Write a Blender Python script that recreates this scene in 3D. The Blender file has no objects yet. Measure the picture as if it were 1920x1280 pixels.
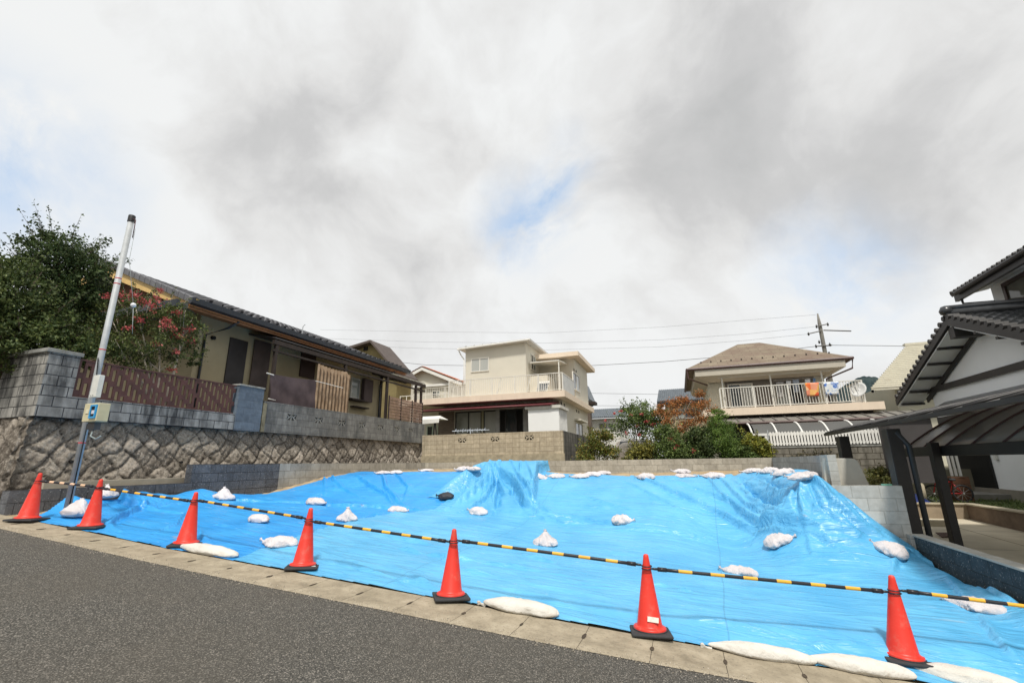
import bpy, bmesh, math, random
import numpy as np
from mathutils import Vector, Matrix, noise as mnoise
sc = bpy.context.scene
# ------------------------------------------------------------------ camera
F = 861.0; PITCH = math.radians(14.85); ROLL = math.radians(0.76); YAW = math.radians(19.3)
CAM = Vector((0, 0, 1.6))
def _rz(v):
    c, s = math.cos(YAW), math.sin(YAW)
    return Vector((v[0]*c - v[1]*s, v[0]*s + v[1]*c, v[2]))
_f = Vector((0, math.cos(PITCH), math.sin(PITCH))); _r = Vector((1, 0, 0)); _u = _r.cross(_f)
_r2 = math.cos(ROLL)*_r - math.sin(ROLL)*_u; _u2 = math.sin(ROLL)*_r + math.cos(ROLL)*_u
FW, RT, UP = _rz(_f), _rz(_r2), _rz(_u2)
cd = bpy.data.cameras.new('camera'); cam = bpy.data.objects.new('camera', cd); sc.collection.objects.link(cam)
cam.matrix_world = Matrix(((RT.x, UP.x, -FW.x, CAM.x), (RT.y, UP.y, -FW.y, CAM.y), (RT.z, UP.z, -FW.z, CAM.z), (0, 0, 0, 1)))
cd.sensor_width = 22.3; cd.lens = 22.3*F/1920; cd.clip_end = 3000; cd.clip_start = .05
sc.camera = cam
def ray(px, py): return FW*F + RT*(px-960) + UP*(640-py)
def PX(px, py, x): d = ray(px, py); return CAM + d*(x/d.x)          # survey helpers: where a sight line meets x = const,
def PY(px, py, y): d = ray(px, py); return CAM + d*(y/d.y)          # y = const
def PZ(px, py, z): d = ray(px, py); return CAM + d*((z-CAM.z)/d.z)  # or z = const
# ------------------------------------------------------------------ sky, sun, exposure
SUN_EL = math.radians(58); SUN_AZ = math.radians(160)   # azimuth from +Y towards +X
w = bpy.data.worlds.new('World'); sc.world = w; w.use_nodes = True
nt = w.node_tree; N = nt.nodes; L = nt.links; N.clear()
def wn(t, **k):
    n = N.new(t)
    for a, b in k.items(): setattr(n, a, b)
    return n
out = wn('ShaderNodeOutputWorld'); tc = wn('ShaderNodeTexCoord')
sky = wn('ShaderNodeTexSky', sky_type='NISHITA'); sky.sun_disc = False; sky.sun_elevation = SUN_EL; sky.sun_rotation = SUN_AZ
bg1 = wn('ShaderNodeBackground'); bg1.inputs[1].default_value = .15; L.new(sky.outputs[0], bg1.inputs[0])
def wmath(op, a, b=None, clamp=False):
    n = wn('ShaderNodeMath', operation=op); n.use_clamp = clamp
    for i, v in enumerate((a, b)):
        if v is None: continue
        if isinstance(v, (int, float)): n.inputs[i].default_value = v
        else: L.new(v, n.inputs[i])
    return n.outputs[0]
def wnoise(vec, scale, detail, rough=.5, dist=0):
    n = wn('ShaderNodeTexNoise'); n.inputs['Scale'].default_value = scale; n.inputs['Detail'].default_value = detail
    n.inputs['Roughness'].default_value = rough; n.inputs['Distortion'].default_value = dist
    L.new(vec, n.inputs['Vector']); return n
gen = tc.outputs['Generated']
wn1 = wnoise(gen, 2.0, 4, .5)
warp = wn('ShaderNodeVectorMath', operation='MULTIPLY_ADD'); L.new(wn1.outputs['Color'], warp.inputs[0]); warp.inputs[1].default_value = (.3, .3, .3); L.new(gen, warp.inputs[2])
wv = warp.outputs[0]
def blob(px, py, rad, amp):      # a bank of cloud (or a gap in it) in one direction of the sky
    d = ray(px, py).normalized()+Vector((.15, .15, .15))
    dv = wn('ShaderNodeVectorMath', operation='DISTANCE'); L.new(wv, dv.inputs[0]); dv.inputs[1].default_value = d
    mr = wn('ShaderNodeMapRange', interpolation_type='SMOOTHSTEP'); L.new(dv.outputs['Value'], mr.inputs[0])
    mr.inputs[1].default_value = 0; mr.inputs[2].default_value = rad/F; mr.inputs[3].default_value = amp; mr.inputs[4].default_value = 0
    return mr.outputs[0]
dark = None
for b in [(420, 240, 330, .26), (640, 420, 300, .28), (860, 180, 260, .2), (850, 590, 220, .34), (1290, 160, 300, .34), (1290, 370, 230, .38), (1480, 300, 300, .26), (1790, 350, 300, .3),
          (1500, 60, 260, .14), (40, 90, 300, -.2), (690, 290, 110, -.2), (270, 400, 200, -.16), (1130, 500, 160, -.42), (1060, 90, 200, -.1), (1600, 130, 160, -.16), (1650, 560, 190, -.24), (90, 420, 200, -.2), (1000, 560, 110, -.2)]:
    v = blob(*b); dark = v if dark is None else wmath('ADD', dark, v)
n2 = wnoise(wv, 2.9, 8, .56, .15); n3 = wnoise(wv, 6.5, 7, .58)
dsum = wmath('ADD', dark, wmath('MULTIPLY', wmath('SUBTRACT', n2.outputs[0], .5), 1.35))
dsum = wmath('ADD', dsum, wmath('MULTIPLY', wmath('SUBTRACT', n3.outputs[0], .5), .8))
ramp = wn('ShaderNodeValToRGB'); L.new(wmath('ADD', dsum, .12, True), ramp.inputs[0])
cr = ramp.color_ramp; cr.elements[0].position = .08; cr.elements[0].color = (.8, .81, .81, 1); cr.elements[1].position = 1; cr.elements[1].color = (.46, .465, .465, 1)
e = cr.elements.new(.35); e.color = (.7, .7, .695, 1); e = cr.elements.new(.62); e.color = (.56, .56, .56, 1)
bg2 = wn('ShaderNodeBackground'); L.new(ramp.outputs[0], bg2.inputs[0]); bg2.inputs[1].default_value = 1.0
gap = None
for b in [(1040, 410, 170, 1.4), (1115, 320, 90, 1.), (990, 515, 55, .55), (45, 310, 180, 1.), (1590, 520, 170, 1.1), (1690, 470, 60, .3), (1105, 220, 60, .45), (20, 250, 90, .4)]:
    v = blob(*b); gap = v if gap is None else wmath('ADD', gap, v)
n4 = wnoise(wv, 7, 6, .6)
gap = wmath('MULTIPLY', gap, wmath('MULTIPLY', wmath('SUBTRACT', n4.outputs[0], .33), 3.2, True))
mixs = wn('ShaderNodeMixShader'); L.new(wmath('MULTIPLY', gap, .75, True), mixs.inputs[0]); L.new(bg2.outputs[0], mixs.inputs[1])
bg3 = wn('ShaderNodeBackground'); bg3.inputs[0].default_value = (.6, .76, .96, 1); mix2 = wn('ShaderNodeMixShader'); mix2.inputs[0].default_value = .6; L.new(bg1.outputs[0], mix2.inputs[1]); L.new(bg3.outputs[0], mix2.inputs[2]); L.new(mix2.outputs[0], mixs.inputs[2])
L.new(mixs.outputs[0], out.inputs[0])
sl = bpy.data.lights.new('sun', 'SUN'); sl.energy = 3.2; sl.angle = math.radians(6); sl.color = (1, .95, .87)
so = bpy.data.objects.new('sun', sl); sc.collection.objects.link(so)
sd = Vector((math.sin(SUN_AZ)*math.cos(SUN_EL), math.cos(SUN_AZ)*math.cos(SUN_EL), math.sin(SUN_EL)))
so.rotation_euler = sd.to_track_quat('Z', 'Y').to_euler(); so.location = (0, 0, 30)
sc.view_settings.view_transform = 'Standard'; sc.view_settings.look = 'None'; sc.view_settings.gamma = 1; sc.view_settings.exposure = .15
sc.cycles.use_denoising = True
sc.cycles.max_bounces = 6
# ------------------------------------------------------------------ materials
def sock(nt, v, s):
    if isinstance(v, (int, float)): s.default_value = v
    elif isinstance(v, tuple): s.default_value = v if len(v) == 4 or s.type == 'VECTOR' else (*v, 1)
    else: nt.links.new(v, s)
class G:
    """small node-graph writer for one material"""
    def __init__(s, name):
        s.m = bpy.data.materials.new(name); s.m.use_nodes = True; s.t = s.m.node_tree; s.t.nodes.clear()
        s.o = s.t.nodes.new('ShaderNodeOutputMaterial'); s.b = s.t.nodes.new('ShaderNodeBsdfPrincipled')
        s.t.links.new(s.b.outputs[0], s.o.inputs[0])
        s.pos = s.t.nodes.new('ShaderNodeNewGeometry').outputs['Position']
    def n(s, t, **k):
        n = s.t.nodes.new(t)
        for a, b in k.items(): setattr(n, a, b)
        return n
    def math(s, op, a, b=0, clamp=False):
        n = s.n('ShaderNodeMath', operation=op); n.use_clamp = clamp; sock(s.t, a, n.inputs[0]); sock(s.t, b, n.inputs[1]); return n.outputs[0]
    def scl(s, v, k):
        n = s.n('ShaderNodeVectorMath', operation='MULTIPLY'); sock(s.t, v, n.inputs[0]); n.inputs[1].default_value = k; return n.outputs[0]
    def noise(s, scale, detail=4, rough=.55, vec=None, dist=0):
        n = s.n('ShaderNodeTexNoise'); n.inputs['Scale'].default_value = scale; n.inputs['Detail'].default_value = detail
        n.inputs['Roughness'].default_value = rough; n.inputs['Distortion'].default_value = dist
        s.t.links.new(vec if vec is not None else s.pos, n.inputs['Vector']); return n.outputs[0]
    def ramp(s, v, *stops):
        n = s.n('ShaderNodeValToRGB'); s.t.links.new(v, n.inputs[0]); c = n.color_ramp
        while len(c.elements) < len(stops): c.elements.new(.5)
        for e, (p, col) in zip(c.elements, stops):
            e.position = p; e.color = (*col, 1) if isinstance(col, tuple) else (col, col, col, 1)
        return n.outputs[0]
    def mix(s, f, a, b, mode='MIX'):
        n = s.n('ShaderNodeMix', data_type='RGBA', blend_type=mode); sock(s.t, f, n.inputs[0]); sock(s.t, a, n.inputs[6]); sock(s.t, b, n.inputs[7]); return n.outputs[2]
    def swz(s, order):
        sp = s.n('ShaderNodeSeparateXYZ'); s.t.links.new(s.pos, sp.inputs[0]); cb = s.n('ShaderNodeCombineXYZ')
        for i, o in enumerate(order): s.t.links.new(sp.outputs[o], cb.inputs[i])
        return cb.outputs[0]
    def bump(s, h, st=.3, d=.02, prev=None):
        n = s.n('ShaderNodeBump'); n.inputs['Strength'].default_value = st; n.inputs['Distance'].default_value = d; s.t.links.new(h, n.inputs['Height'])
        if prev is not None: s.t.links.new(prev, n.inputs['Normal'])
        s.t.links.new(n.outputs[0], s.b.inputs['Normal']); return n.outputs[0]
    def fin(s, col, rough=.7, spec=.5, metal=0, **k):
        sock(s.t, col, s.b.inputs['Base Color']); sock(s.t, rough, s.b.inputs['Roughness']); s.b.inputs['Specular IOR Level'].default_value = spec; s.b.inputs['Metallic'].default_value = metal
        for a, v in k.items(): sock(s.t, v, s.b.inputs[a])
        return s.m
MC = {}
def M(name, col=None, rough=.7, var=.18, scale=3.0, bump=.15, spec=.4, metal=0, streak=0):
    if name in MC: return MC[name]
    g = G(name); a = g.noise(scale, 6, .6); lo = tuple(c*(1-var) for c in col); hi = tuple(min(1, c*(1+var)) for c in col)
    c = g.ramp(a, (.3, lo), (.7, hi))
    if streak:
        st = g.noise(2.2, 5, .6, g.scl(g.pos, (2.5, 2.5, .25))); c = g.mix(g.ramp(st, (.45, 0.), (.75, streak)), c, (.06, .055, .05))
    if bump: g.bump(g.noise(scale*14, 3), bump, .01)
    MC[name] = g.fin(c, rough, spec, metal); return MC[name]
def block_mat(name, axis, col, mortar, bw=.4, bh=.2, stag=.5, stain=.5, staincol=(.03, .03, .032), zoff=0., hoff=0., ms=.006, topdark=False, split=False):
    """concrete block masonry; axis 'x' = wall along x, 'y' = wall along y"""
    g = G(name); v = g.swz((0, 2, 1) if axis == 'x' else (1, 2, 0))
    ad = g.n('ShaderNodeVectorMath', operation='ADD'); g.t.links.new(v, ad.inputs[0]); ad.inputs[1].default_value = (hoff, zoff, 0); v = ad.outputs[0]
    br = g.n('ShaderNodeTexBrick'); g.t.links.new(v, br.inputs['Vector']); br.offset = stag; br.inputs['Scale'].default_value = 1
    br.inputs['Brick Width'].default_value = bw; br.inputs['Row Height'].default_value = bh; br.inputs['Mortar Size'].default_value = ms; br.inputs['Mortar Smooth'].default_value = .2
    br.inputs['Color1'].default_value = (*[c*.86 for c in col], 1); br.inputs['Color2'].default_value = (*[min(1, c*1.12) for c in col], 1); br.inputs['Mortar'].default_value = (*mortar, 1); br.inputs['Bias'].default_value = 0
    n1 = g.noise(9, 6, .6); c = g.mix(.55, br.outputs['Color'], g.ramp(n1, (.3, .35), (.7, .85)), 'SOFT_LIGHT')
    if stain:
        s1 = g.noise(1.3, 6, .65, g.scl(g.pos, (2.6, 2.6, .5))); s2 = g.noise(.8, 5, .6)
        f = g.math('MULTIPLY', g.ramp(s1, (.4, 0.), (.56, 1.)), g.ramp(s2, (.35, .35), (.55, 1.)))
        c = g.mix(g.math('MULTIPLY', f, stain), c, staincol)
    h = g.math('SUBTRACT', g.math('MULTIPLY', g.noise(60, 3), .25), br.outputs['Fac'])
    if split:
        h = g.math('ADD', h, g.math('MULTIPLY', g.noise(14, 5, .7, g.scl(v, (3.2, 1, 1))), 2.2))
        sp = g.noise(38, 2, .5, g.scl(v, (1.5, 1, 1))); c = g.mix(g.ramp(sp, (.64, 0.), (.72, .75)), c, (.5, .5, .5))
    g.bump(h, .6 if not split else .9, .008 if not split else .02)
    return g.fin(c, .9, .2)
def glass_mat(name, col=(.04, .05, .055)):
    g = G(name); return g.fin(g.ramp(g.noise(1.3, 2), (.3, tuple(c*.7 for c in col)), (.7, tuple(c*1.4 for c in col))), .06, .6)
def leaf_mat(name, cols, tr=.25):
    g = G(name); ri = g.n('ShaderNodeNewGeometry').outputs['Random Per Island']
    n = len(cols); c = g.ramp(ri, *[((i+.5)/n, cols[i]) for i in range(n)])
    big = g.noise(2.6, 4); c = g.mix(.7, c, g.ramp(big, (.35, .15), (.66, .88)), 'SOFT_LIGHT')
    sock(g.t, c, g.b.inputs['Base Color']); g.b.inputs['Roughness'].default_value = .55; g.b.inputs['Specular IOR Level'].default_value = .35
    t = g.n('ShaderNodeBsdfTranslucent'); g.t.links.new(c, t.inputs[0]); mx = g.n('ShaderNodeMixShader'); mx.inputs[0].default_value = tr
    g.t.links.new(g.b.outputs[0], mx.inputs[1]); g.t.links.new(t.outputs[0], mx.inputs[2]); g.t.links.new(mx.outputs[0], g.o.inputs[0]); return g.m
# ------------------------------------------------------------------ mesh writer
class MB:
    def __init__(s): s.v = []; s.f = []; s.smooth = False
    def add(s, vs, fs):
        b = len(s.v); s.v += [tuple(v) for v in vs]; s.f += [tuple(i+b for i in f) for f in fs]; return s
    def box(s, x0, x1, y0, y1, z0, z1):
        if x0 > x1: x0, x1 = x1, x0
        if y0 > y1: y0, y1 = y1, y0
        if z0 > z1: z0, z1 = z1, z0
        return s.add([(x0, y0, z0), (x1, y0, z0), (x1, y1, z0), (x0, y1, z0), (x0, y0, z1), (x1, y0, z1), (x1, y1, z1), (x0, y1, z1)],
                     [(3, 2, 1, 0), (4, 5, 6, 7), (0, 1, 5, 4), (1, 2, 6, 5), (2, 3, 7, 6), (3, 0, 4, 7)])
    def prism(s, pts, d):      # planar polygon (3-D points) pushed along vector d
        n = len(pts); p = [Vector(q) for q in pts]; d = Vector(d)
        return s.add(p+[q+d for q in p], [tuple(range(n)), tuple(range(2*n-1, n-1, -1))]+[((i+1) % n, i, i+n, (i+1) % n+n) for i in range(n)])
    def slab(s, a, b, c, d, t):   # four corners and a thickness vector
        return s.prism([a, b, c, d], t)
    def beam(s, a, b, wd, ht, up=(0, 0, 1)):
        a, b = Vector(a), Vector(b); d = (b-a).normalized(); r = d.cross(Vector(up)).normalized()*wd/2; u = r.cross(d).normalized()*ht/2
        return s.add([a-r-u, a+r-u, a+r+u, a-r+u, b-r-u, b+r-u, b+r+u, b-r+u], [(0, 1, 2, 3), (7, 6, 5, 4), (0, 4, 5, 1), (1, 5, 6, 2), (2, 6, 7, 3), (3, 7, 4, 0)])
    def tube(s, pts, r, n=8, cap=True):
        pts = [Vector(p) for p in pts]; rs = r if isinstance(r, (list, tuple)) else [r]*len(pts); b = len(s.v)
        for i, p in enumerate(pts):
            d = (pts[min(i+1, len(pts)-1)]-pts[max(i-1, 0)]).normalized(); a = Vector((0, 0, 1)) if abs(d.z) < .9 else Vector((1, 0, 0))
            x = d.cross(a).normalized(); y = d.cross(x)
            for k in range(n):
                t = 2*math.pi*k/n; s.v.append(tuple(p+(x*math.cos(t)+y*math.sin(t))*rs[i]))
        for i in range(len(pts)-1):
            for k in range(n):
                k2 = (k+1) % n; s.f.append((b+i*n+k, b+i*n+k2, b+(i+1)*n+k2, b+(i+1)*n+k))
        if cap: s.f.append(tuple(b+k for k in range(n))[::-1]); e = b+(len(pts)-1)*n; s.f.append(tuple(e+k for k in range(n)))
        return s
    def lathe(s, prof, n=32, c=(0, 0, 0), cap=True):
        b = len(s.v)
        for r, z in prof:
            for k in range(n):
                t = 2*math.pi*k/n; s.v.append((c[0]+r*math.cos(t), c[1]+r*math.sin(t), c[2]+z))
        m = len(prof)
        for i in range(m-1):
            for k in range(n):
                k2 = (k+1) % n; s.f.append((b+i*n+k, b+i*n+k2, b+(i+1)*n+k2, b+(i+1)*n+k))
        if cap: s.f.append(tuple(b+k for k in range(n))[::-1]); s.f.append(tuple(b+(m-1)*n+k for k in range(n)))
        return s
def setp(o, label=None, cat=None, group=None, kind=None):
    for k, v in (('label', label), ('category', cat), ('group', group), ('kind', kind)):
        if v: o[k] = v
    return o
def thing(name, label, cat, loc=(0, 0, 0), group=None, rz=0):
    o = bpy.data.objects.new(name, None); sc.collection.objects.link(o); o.location = loc; o.rotation_euler = (0, 0, rz); o.empty_display_size = .2
    o['_l'] = 1; del o['_l']
    return setp(o, label, cat, group)
def wloc(o):
    v = Vector((0, 0, 0))
    while o: v += o.location; o = o.parent
    return v
def build(mb, name, mat, parent=None, smooth=False, label=None, cat=None, group=None, kind=None, bevel=0, local=False):
    """link the written mesh as ONE object; verts were given in world space unless local"""
    vs = np.array(mb.v, dtype=float)
    if parent is not None: loc = Vector((0, 0, 0)); off = Vector((0, 0, 0)) if local else wloc(parent)
    elif local: loc = off = Vector((0, 0, 0))
    else: loc = off = Vector(((vs[:, 0].min()+vs[:, 0].max())/2, (vs[:, 1].min()+vs[:, 1].max())/2, vs[:, 2].min()))
    vs = vs-np.array(off)
    me = bpy.data.meshes.new(name); me.from_pydata(vs.tolist(), [], mb.f); me.update()
    if name in ('tied_neck', 'sack', 'body', 'reflector'):
        bm = bmesh.new(); bm.from_mesh(me); bmesh.ops.recalc_face_normals(bm, faces=bm.faces); bm.to_mesh(me); bm.free()
    mats = mat if isinstance(mat, list) else [mat]
    for m in mats: me.materials.append(m)
    if smooth: me.polygons.foreach_set('use_smooth', [True]*len(me.polygons))
    o = bpy.data.objects.new(name, me); sc.collection.objects.link(o); o.location = loc if parent is None else (0, 0, 0)
    if parent is not None: o.parent = parent
    if bevel:
        md = o.modifiers.new('bevel', 'BEVEL'); md.width = bevel; md.segments = 2; md.limit_method = 'ANGLE'
    return setp(o, label, cat, group, kind)
def copy_tree(o, parent=None):
    c = o.copy(); sc.collection.objects.link(c); c.parent = parent
    for ch in [k for k in list(bpy.data.objects) if k.parent == o]: copy_tree(ch, c)
    return c
rnd = random.Random(7)
def road_z(x, y=5): return -.0934*x-.0115*y
# ------------------------------------------------------------------ terrain of the lot (height field)
cp = []
for y, rows in {4.6: [(-10.6, .94), (-8, .72), (-6, .53), (-4, .34), (-2, .15), (0, -.03), (1.5, -.17), (3.4, -.33)],
                7.3: [(-10.5, .95), (-8, .75), (-6, .57), (-4, .39), (-2, .22), (0, .08), (1.5, .0), (3.3, -.03)],
                9.0: [(-10.5, .95), (-8, .76), (-6, .6), (-4, .46), (-2, .31), (0, .19), (1.2, .12), (3.3, .08)],
                9.9: [(-10.5, .97), (-9.2, .95), (-8, .84), (-6, .68), (-4, .56), (-2, .44), (0, .36), (1.2, .32)],
                10.9: [(-10.4, 1.12), (-9.2, 1.2), (-8, 1.16), (-6, 1.02), (-4, .95), (-2, .84), (0, .76), (1.2, .76)],
                12.2: [(-10.4, 1.32), (-9, 1.38), (-8, 1.38), (-6, 1.37), (-4, 1.32), (-2, 1.25), (0, 1.22), (1.5, 1.25), (2.9, 1.28)],
                14: [(-10.4, 1.38), (-8, 1.4), (-5, 1.36), (-2, 1.26), (1, 1.26), (3, 1.28)],
                17.8: [(-10.4, 1.42), (-7, 1.4), (-4, 1.25), (-1, 1.22), (3, 1.28)]}.items():
    cp += [(x, y, z) for x, z in rows]
cp += [(2.2, 10.6, 1.26), (2.0, 10.0, 1.2), (2.62, 10.0, .92), (2.2, 9.6, 1.18), (2.65, 9.52, .84), (3.0, 9.47, .48), (3.3, 9.4, .22), (1.9, 9.6, .95), (1.5, 9.8, .7), (2.2, 9.2, .72), (2.6, 9.1, .46), (2.9, 9.0, .26), (2.4, 8.75, .26), (2.0, 8.8, .28), (1.5, 9.0, .27), (1.6, 10.2, .88), (1.3, 11.2, .92), (2.0, 11.4, 1.27), (3.0, 10.5, .7), (2.6, 11, 1.2), (2.95, 11, .85), (2.35, 10, 1.24)]
cp = np.array(cp)
def _U(r2): return np.where(r2 > 1e-12, r2*np.log(r2+1e-12), 0)
_n = len(cp); _K = _U(((cp[:, None, :2]-cp[None, :, :2])**2).sum(-1))+np.eye(_n)*.004; _P = np.c_[np.ones(_n), cp[:, :2]]
_A = np.block([[_K, _P], [_P.T, np.zeros((3, 3))]]); _W = np.linalg.solve(_A, np.r_[cp[:, 2], 0, 0, 0])
def H0(x, y):
    x = np.atleast_1d(np.asarray(x, float)); y = np.atleast_1d(np.asarray(y, float)); sh = x.shape; x = x.ravel(); y = y.ravel(); o = np.empty(len(x))
    for i in range(0, len(x), 20000):
        a, b = x[i:i+20000], y[i:i+20000]; o[i:i+20000] = _U((a[:, None]-cp[:, 0])**2+(b[:, None]-cp[:, 1])**2)@_W[:_n]+_W[_n]+_W[_n+1]*a+_W[_n+2]*b
    return o.reshape(sh)
def sst(a, b, x): t = np.clip((x-a)/(b-a), 0, 1); return t*t*(3-2*t)
def tent(x, y):
    """the sheet hung over a heap standing on the edge of the upper terrace"""
    t = np.clip((12.0-y)/2.0, 0, 1)                       # 0 at the heap, 1 at the toe
    lx = -4.95-1.15*t**1.6; rx = -3.5+.35*t
    top = 1.62-.6*t-.52*t**2.2
    ridge = np.exp(-((x-lx-.14)/(.13+.1*t))**2)*.2*sst(1, .45, t)*sst(-.05, .3, t)
    inside = sst(lx-.1, lx+.02, x)*sst(rx+.1+.5*t, rx-.05, x)
    mid = -.26*np.sin(np.clip((x-lx)/(rx-lx), 0, 1)*math.pi)*np.sin(t*math.pi)
    return inside*sst(13.2, 13.1, y)*sst(1.0, .97, t)*(top+mid)+ridge*inside, inside*sst(13.2, 13.1, y)*sst(1.02, .9, t)
def H(x, y):
    h = H0(x, y); x = np.asarray(x, float); y = np.asarray(y, float); tt, m = tent(x, y)
    return np.where(m > 0, h+np.maximum(tt-h, 0)*m, h)
def GP(px, py, lift=0.):
    """where the sight line through a photo point meets the ground of the lot"""
    d = ray(px, py); d = d/d.y; ys = np.arange(4.4, 17.9, .03); z = CAM.z+d.z*ys; x = d.x*ys; h = H(x, ys)+lift; k = np.where(z <= h)[0]
    i = k[0] if len(k) else len(ys)-1
    return Vector((x[i], ys[i], float(h[i])))
# ------------------------------------------------------------------ ground, road, kerb
soil = G('sandy_soil'); c = soil.ramp(soil.noise(2.5, 8, .65), (.3, (.24, .18, .11)), (.55, (.42, .32, .2)), (.75, (.55, .44, .3)))
soil.bump(soil.noise(18, 8, .7), .7, .03); soil_m = soil.fin(c, .95, .1)
def grid(x0, x1, y0, y1, st, zf, mask=None):
    nx = int(round((x1-x0)/st))+1; ny = int(round((y1-y0)/st))+1; X, Y = np.meshgrid(np.linspace(x0, x1, nx), np.linspace(y0, y1, ny)); Z = zf(X, Y)
    m = MB(); m.v = np.c_[X.ravel(), Y.ravel(), Z.ravel()].tolist()
    idx = np.arange(nx*ny).reshape(ny, nx); q = np.stack([idx[:-1, :-1], idx[:-1, 1:], idx[1:, 1:], idx[1:, :-1]], -1).reshape(-1, 4)
    if mask is not None:
        cx = X[:-1, :-1]+st/2; cyy = Y[:-1, :-1]+st/2; q = q[mask(cx, cyy).ravel()]
        used = np.unique(q); mp = -np.ones(nx*ny, int); mp[used] = np.arange(len(used)); m.v = np.array(m.v)[used].tolist(); q = mp[q]
    m.f = [tuple(int(a) for a in r) for r in q]; return m
g = G('far_ground'); far_m = g.fin(g.ramp(g.noise(.2, 6), (.35, (.1, .1, .06)), (.65, (.22, .2, .15))), .95, .1)
xs = [-1500, -300, -80, -24, -12, 0, 8, 18, 60, 300, 1500]; ys = [-1500, -200, -30, -8, 0, 4, 8, 18, 60, 300, 1500]
m = MB(); m.v = [(x, y, min(2.0, max(-1.7, -.0934*x))-.35-max(0, min(1, (y-2)/4))*.1) for y in ys for x in xs]; nx = len(xs)
m.f = [(j*nx+i, j*nx+i+1, (j+1)*nx+i+1, (j+1)*nx+i) for j in range(len(ys)-1) for i in range(nx-1)]
build(m, 'ground', far_m, kind='structure', local=True)
KI = [(-26, 4.55), (-10.47, 4.66), (-8.39, 4.73), (-6.66, 4.74), (-4.79, 4.85), (-3.44, 4.93), (-1.34, 5.08), (.58, 5.22), (1.8, 5.36), (3.6, 5.55), (6, 5.8), (12, 6.3)]
KO = [(-26, 4.0), (-9.15, 4.11), (-6.67, 4.14), (-4.67, 4.21), (-2.53, 4.34), (-1.28, 4.4), (-.23, 4.49), (1.6, 4.7), (3.4, 4.9), (6, 5.15), (12, 5.65)]
def lerp(P, x): return float(np.interp(x, [p[0] for p in P], [p[1] for p in P]))
ki = lambda x: lerp(KI, x); ko = lambda x: lerp(KO, x)
kiv = lambda x: np.interp(x, [p[0] for p in KI], [p[1] for p in KI])
# asphalt
g = G('asphalt'); a = g.noise(95, 3, .65); b = g.noise(300, 2, .6); big = g.noise(.7, 5, .6)
vor = g.n('ShaderNodeTexVoronoi'); vor.inputs['Scale'].default_value = 120; g.t.links.new(g.pos, vor.inputs['Vector'])
vsep = g.n('ShaderNodeSeparateColor'); g.t.links.new(vor.outputs['Color'], vsep.inputs[0])
c = g.ramp(a, (.34, (.024, .023, .02)), (.52, (.07, .067, .059)), (.68, (.22, .205, .18)))
c = g.mix(g.ramp(vsep.outputs[0], (.88, 0.), (.93, .65)), c, (.34, .31, .27))
c = g.mix(g.ramp(big, (.4, 0.), (.7, .35)), c, (.1, .088, .07))
g.bump(g.math('ADD', a, g.math('MULTIPLY', b, .5)), .8, .008); asphalt = g.fin(c, .88, .25)
m = MB(); xs = [-26]+[x*.3 for x in range(-50, 41)]; k = len(xs)
rr = random.Random(3); edge = [ko(x)+.02+rr.uniform(-.012, .012) for x in xs]
for j in range(3):
    for x, e0 in zip(xs, edge):
        y = (-14, 0, e0)[j]; m.v.append((x, y, road_z(x, y)))
m.f = [(j*k+i, j*k+i+1, (j+1)*k+i+1, (j+1)*k+i) for j in range(2) for i in range(k-1)]
build(m, 'road', asphalt, kind='structure', local=True)
# gritty edge of the asphalt against the gutter
g = G('gutter_concrete'); c = g.ramp(g.noise(5, 8, .65), (.3, (.23, .195, .14)), (.55, (.35, .3, .22)), (.75, (.44, .385, .29)))
sp = g.n('ShaderNodeTexVoronoi'); sp.inputs['Scale'].default_value = 70; g.t.links.new(g.pos, sp.inputs['Vector']); ss = g.n('ShaderNodeSeparateColor'); g.t.links.new(sp.outputs['Color'], ss.inputs[0])
c = g.mix(g.ramp(ss.outputs[0], (.86, 0.), (.95, .4)), c, (.16, .14, .11)); c = g.mix(g.ramp(g.noise(1.1, 5), (.5, 0.), (.75, .35)), c, (.2, .17, .12))
g.bump(g.math('ADD', g.noise(60, 5, .7), g.noise(9, 3)), .5, .01); gutter = g.fin(c, .92, .15)
m = MB(); x = -26.0
while x < 12:
    x1 = min(x+.6, 12) if x > -12 else x+2
    for ya, yb in ((0, 1),):
        p = []
        for X in (x+.0022, x1-.0022):
            for fr in (0, .04, .5, .93, 1):
                y = ko(X)+(ki(X)-ko(X))*fr; p.append((X, y, road_z(X, y)+(.004, .007, -.004, .004, -.02)[int(round({0: 0, .04: 1, .5: 2, .93: 3, 1: 4}[fr]))]))
        m.add(p, [(i, i+5, i+6, i+1)[::-1] for i in range(4)])
    x = x1
build(m, 'kerb', gutter, kind='structure', local=True)
m = MB(); dk = M('joint_dirt_notch_shade', (.06, .045, .03), .95)
bed = MB()
for i in range(len(KO)-1): pass
xs = [x*.5 for x in range(-52, 25)]; k = len(xs)
for fr in (-.02, 1.0):
    for x in xs: y = ko(x)+(ki(x)-ko(x))*fr; bed.v.append((x, y, road_z(x, y)-.022))
bed.f = [(i, i+1, k+i+1, k+i) for i in range(k-1)]
x = -26.0
rr = random.Random(5)
while x < 12:
    x1 = min(x+.6, 12) if x > -12 else x+2
    if x > -11:
        y = ko(x)+(ki(x)-ko(x))*.52; l = .035+rr.random()*.03; wdt = .007+rr.random()*.006; z = lambda X, Y: road_z(X, Y)+.0025
        pts = [(x-wdt, y-l), (x+wdt, y-l), (x+wdt*1.6, y), (x+wdt, y+l), (x-wdt*.6, y+l), (x-wdt*1.5, y)]
        bed.add([(a, b, z(a, b)) for a, b in pts], [tuple(range(6))])  # flat dark patches paint the shade inside the drain notches
    x = x1
build(bed, 'gutter_joints', dk, kind='structure', local=True)
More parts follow.
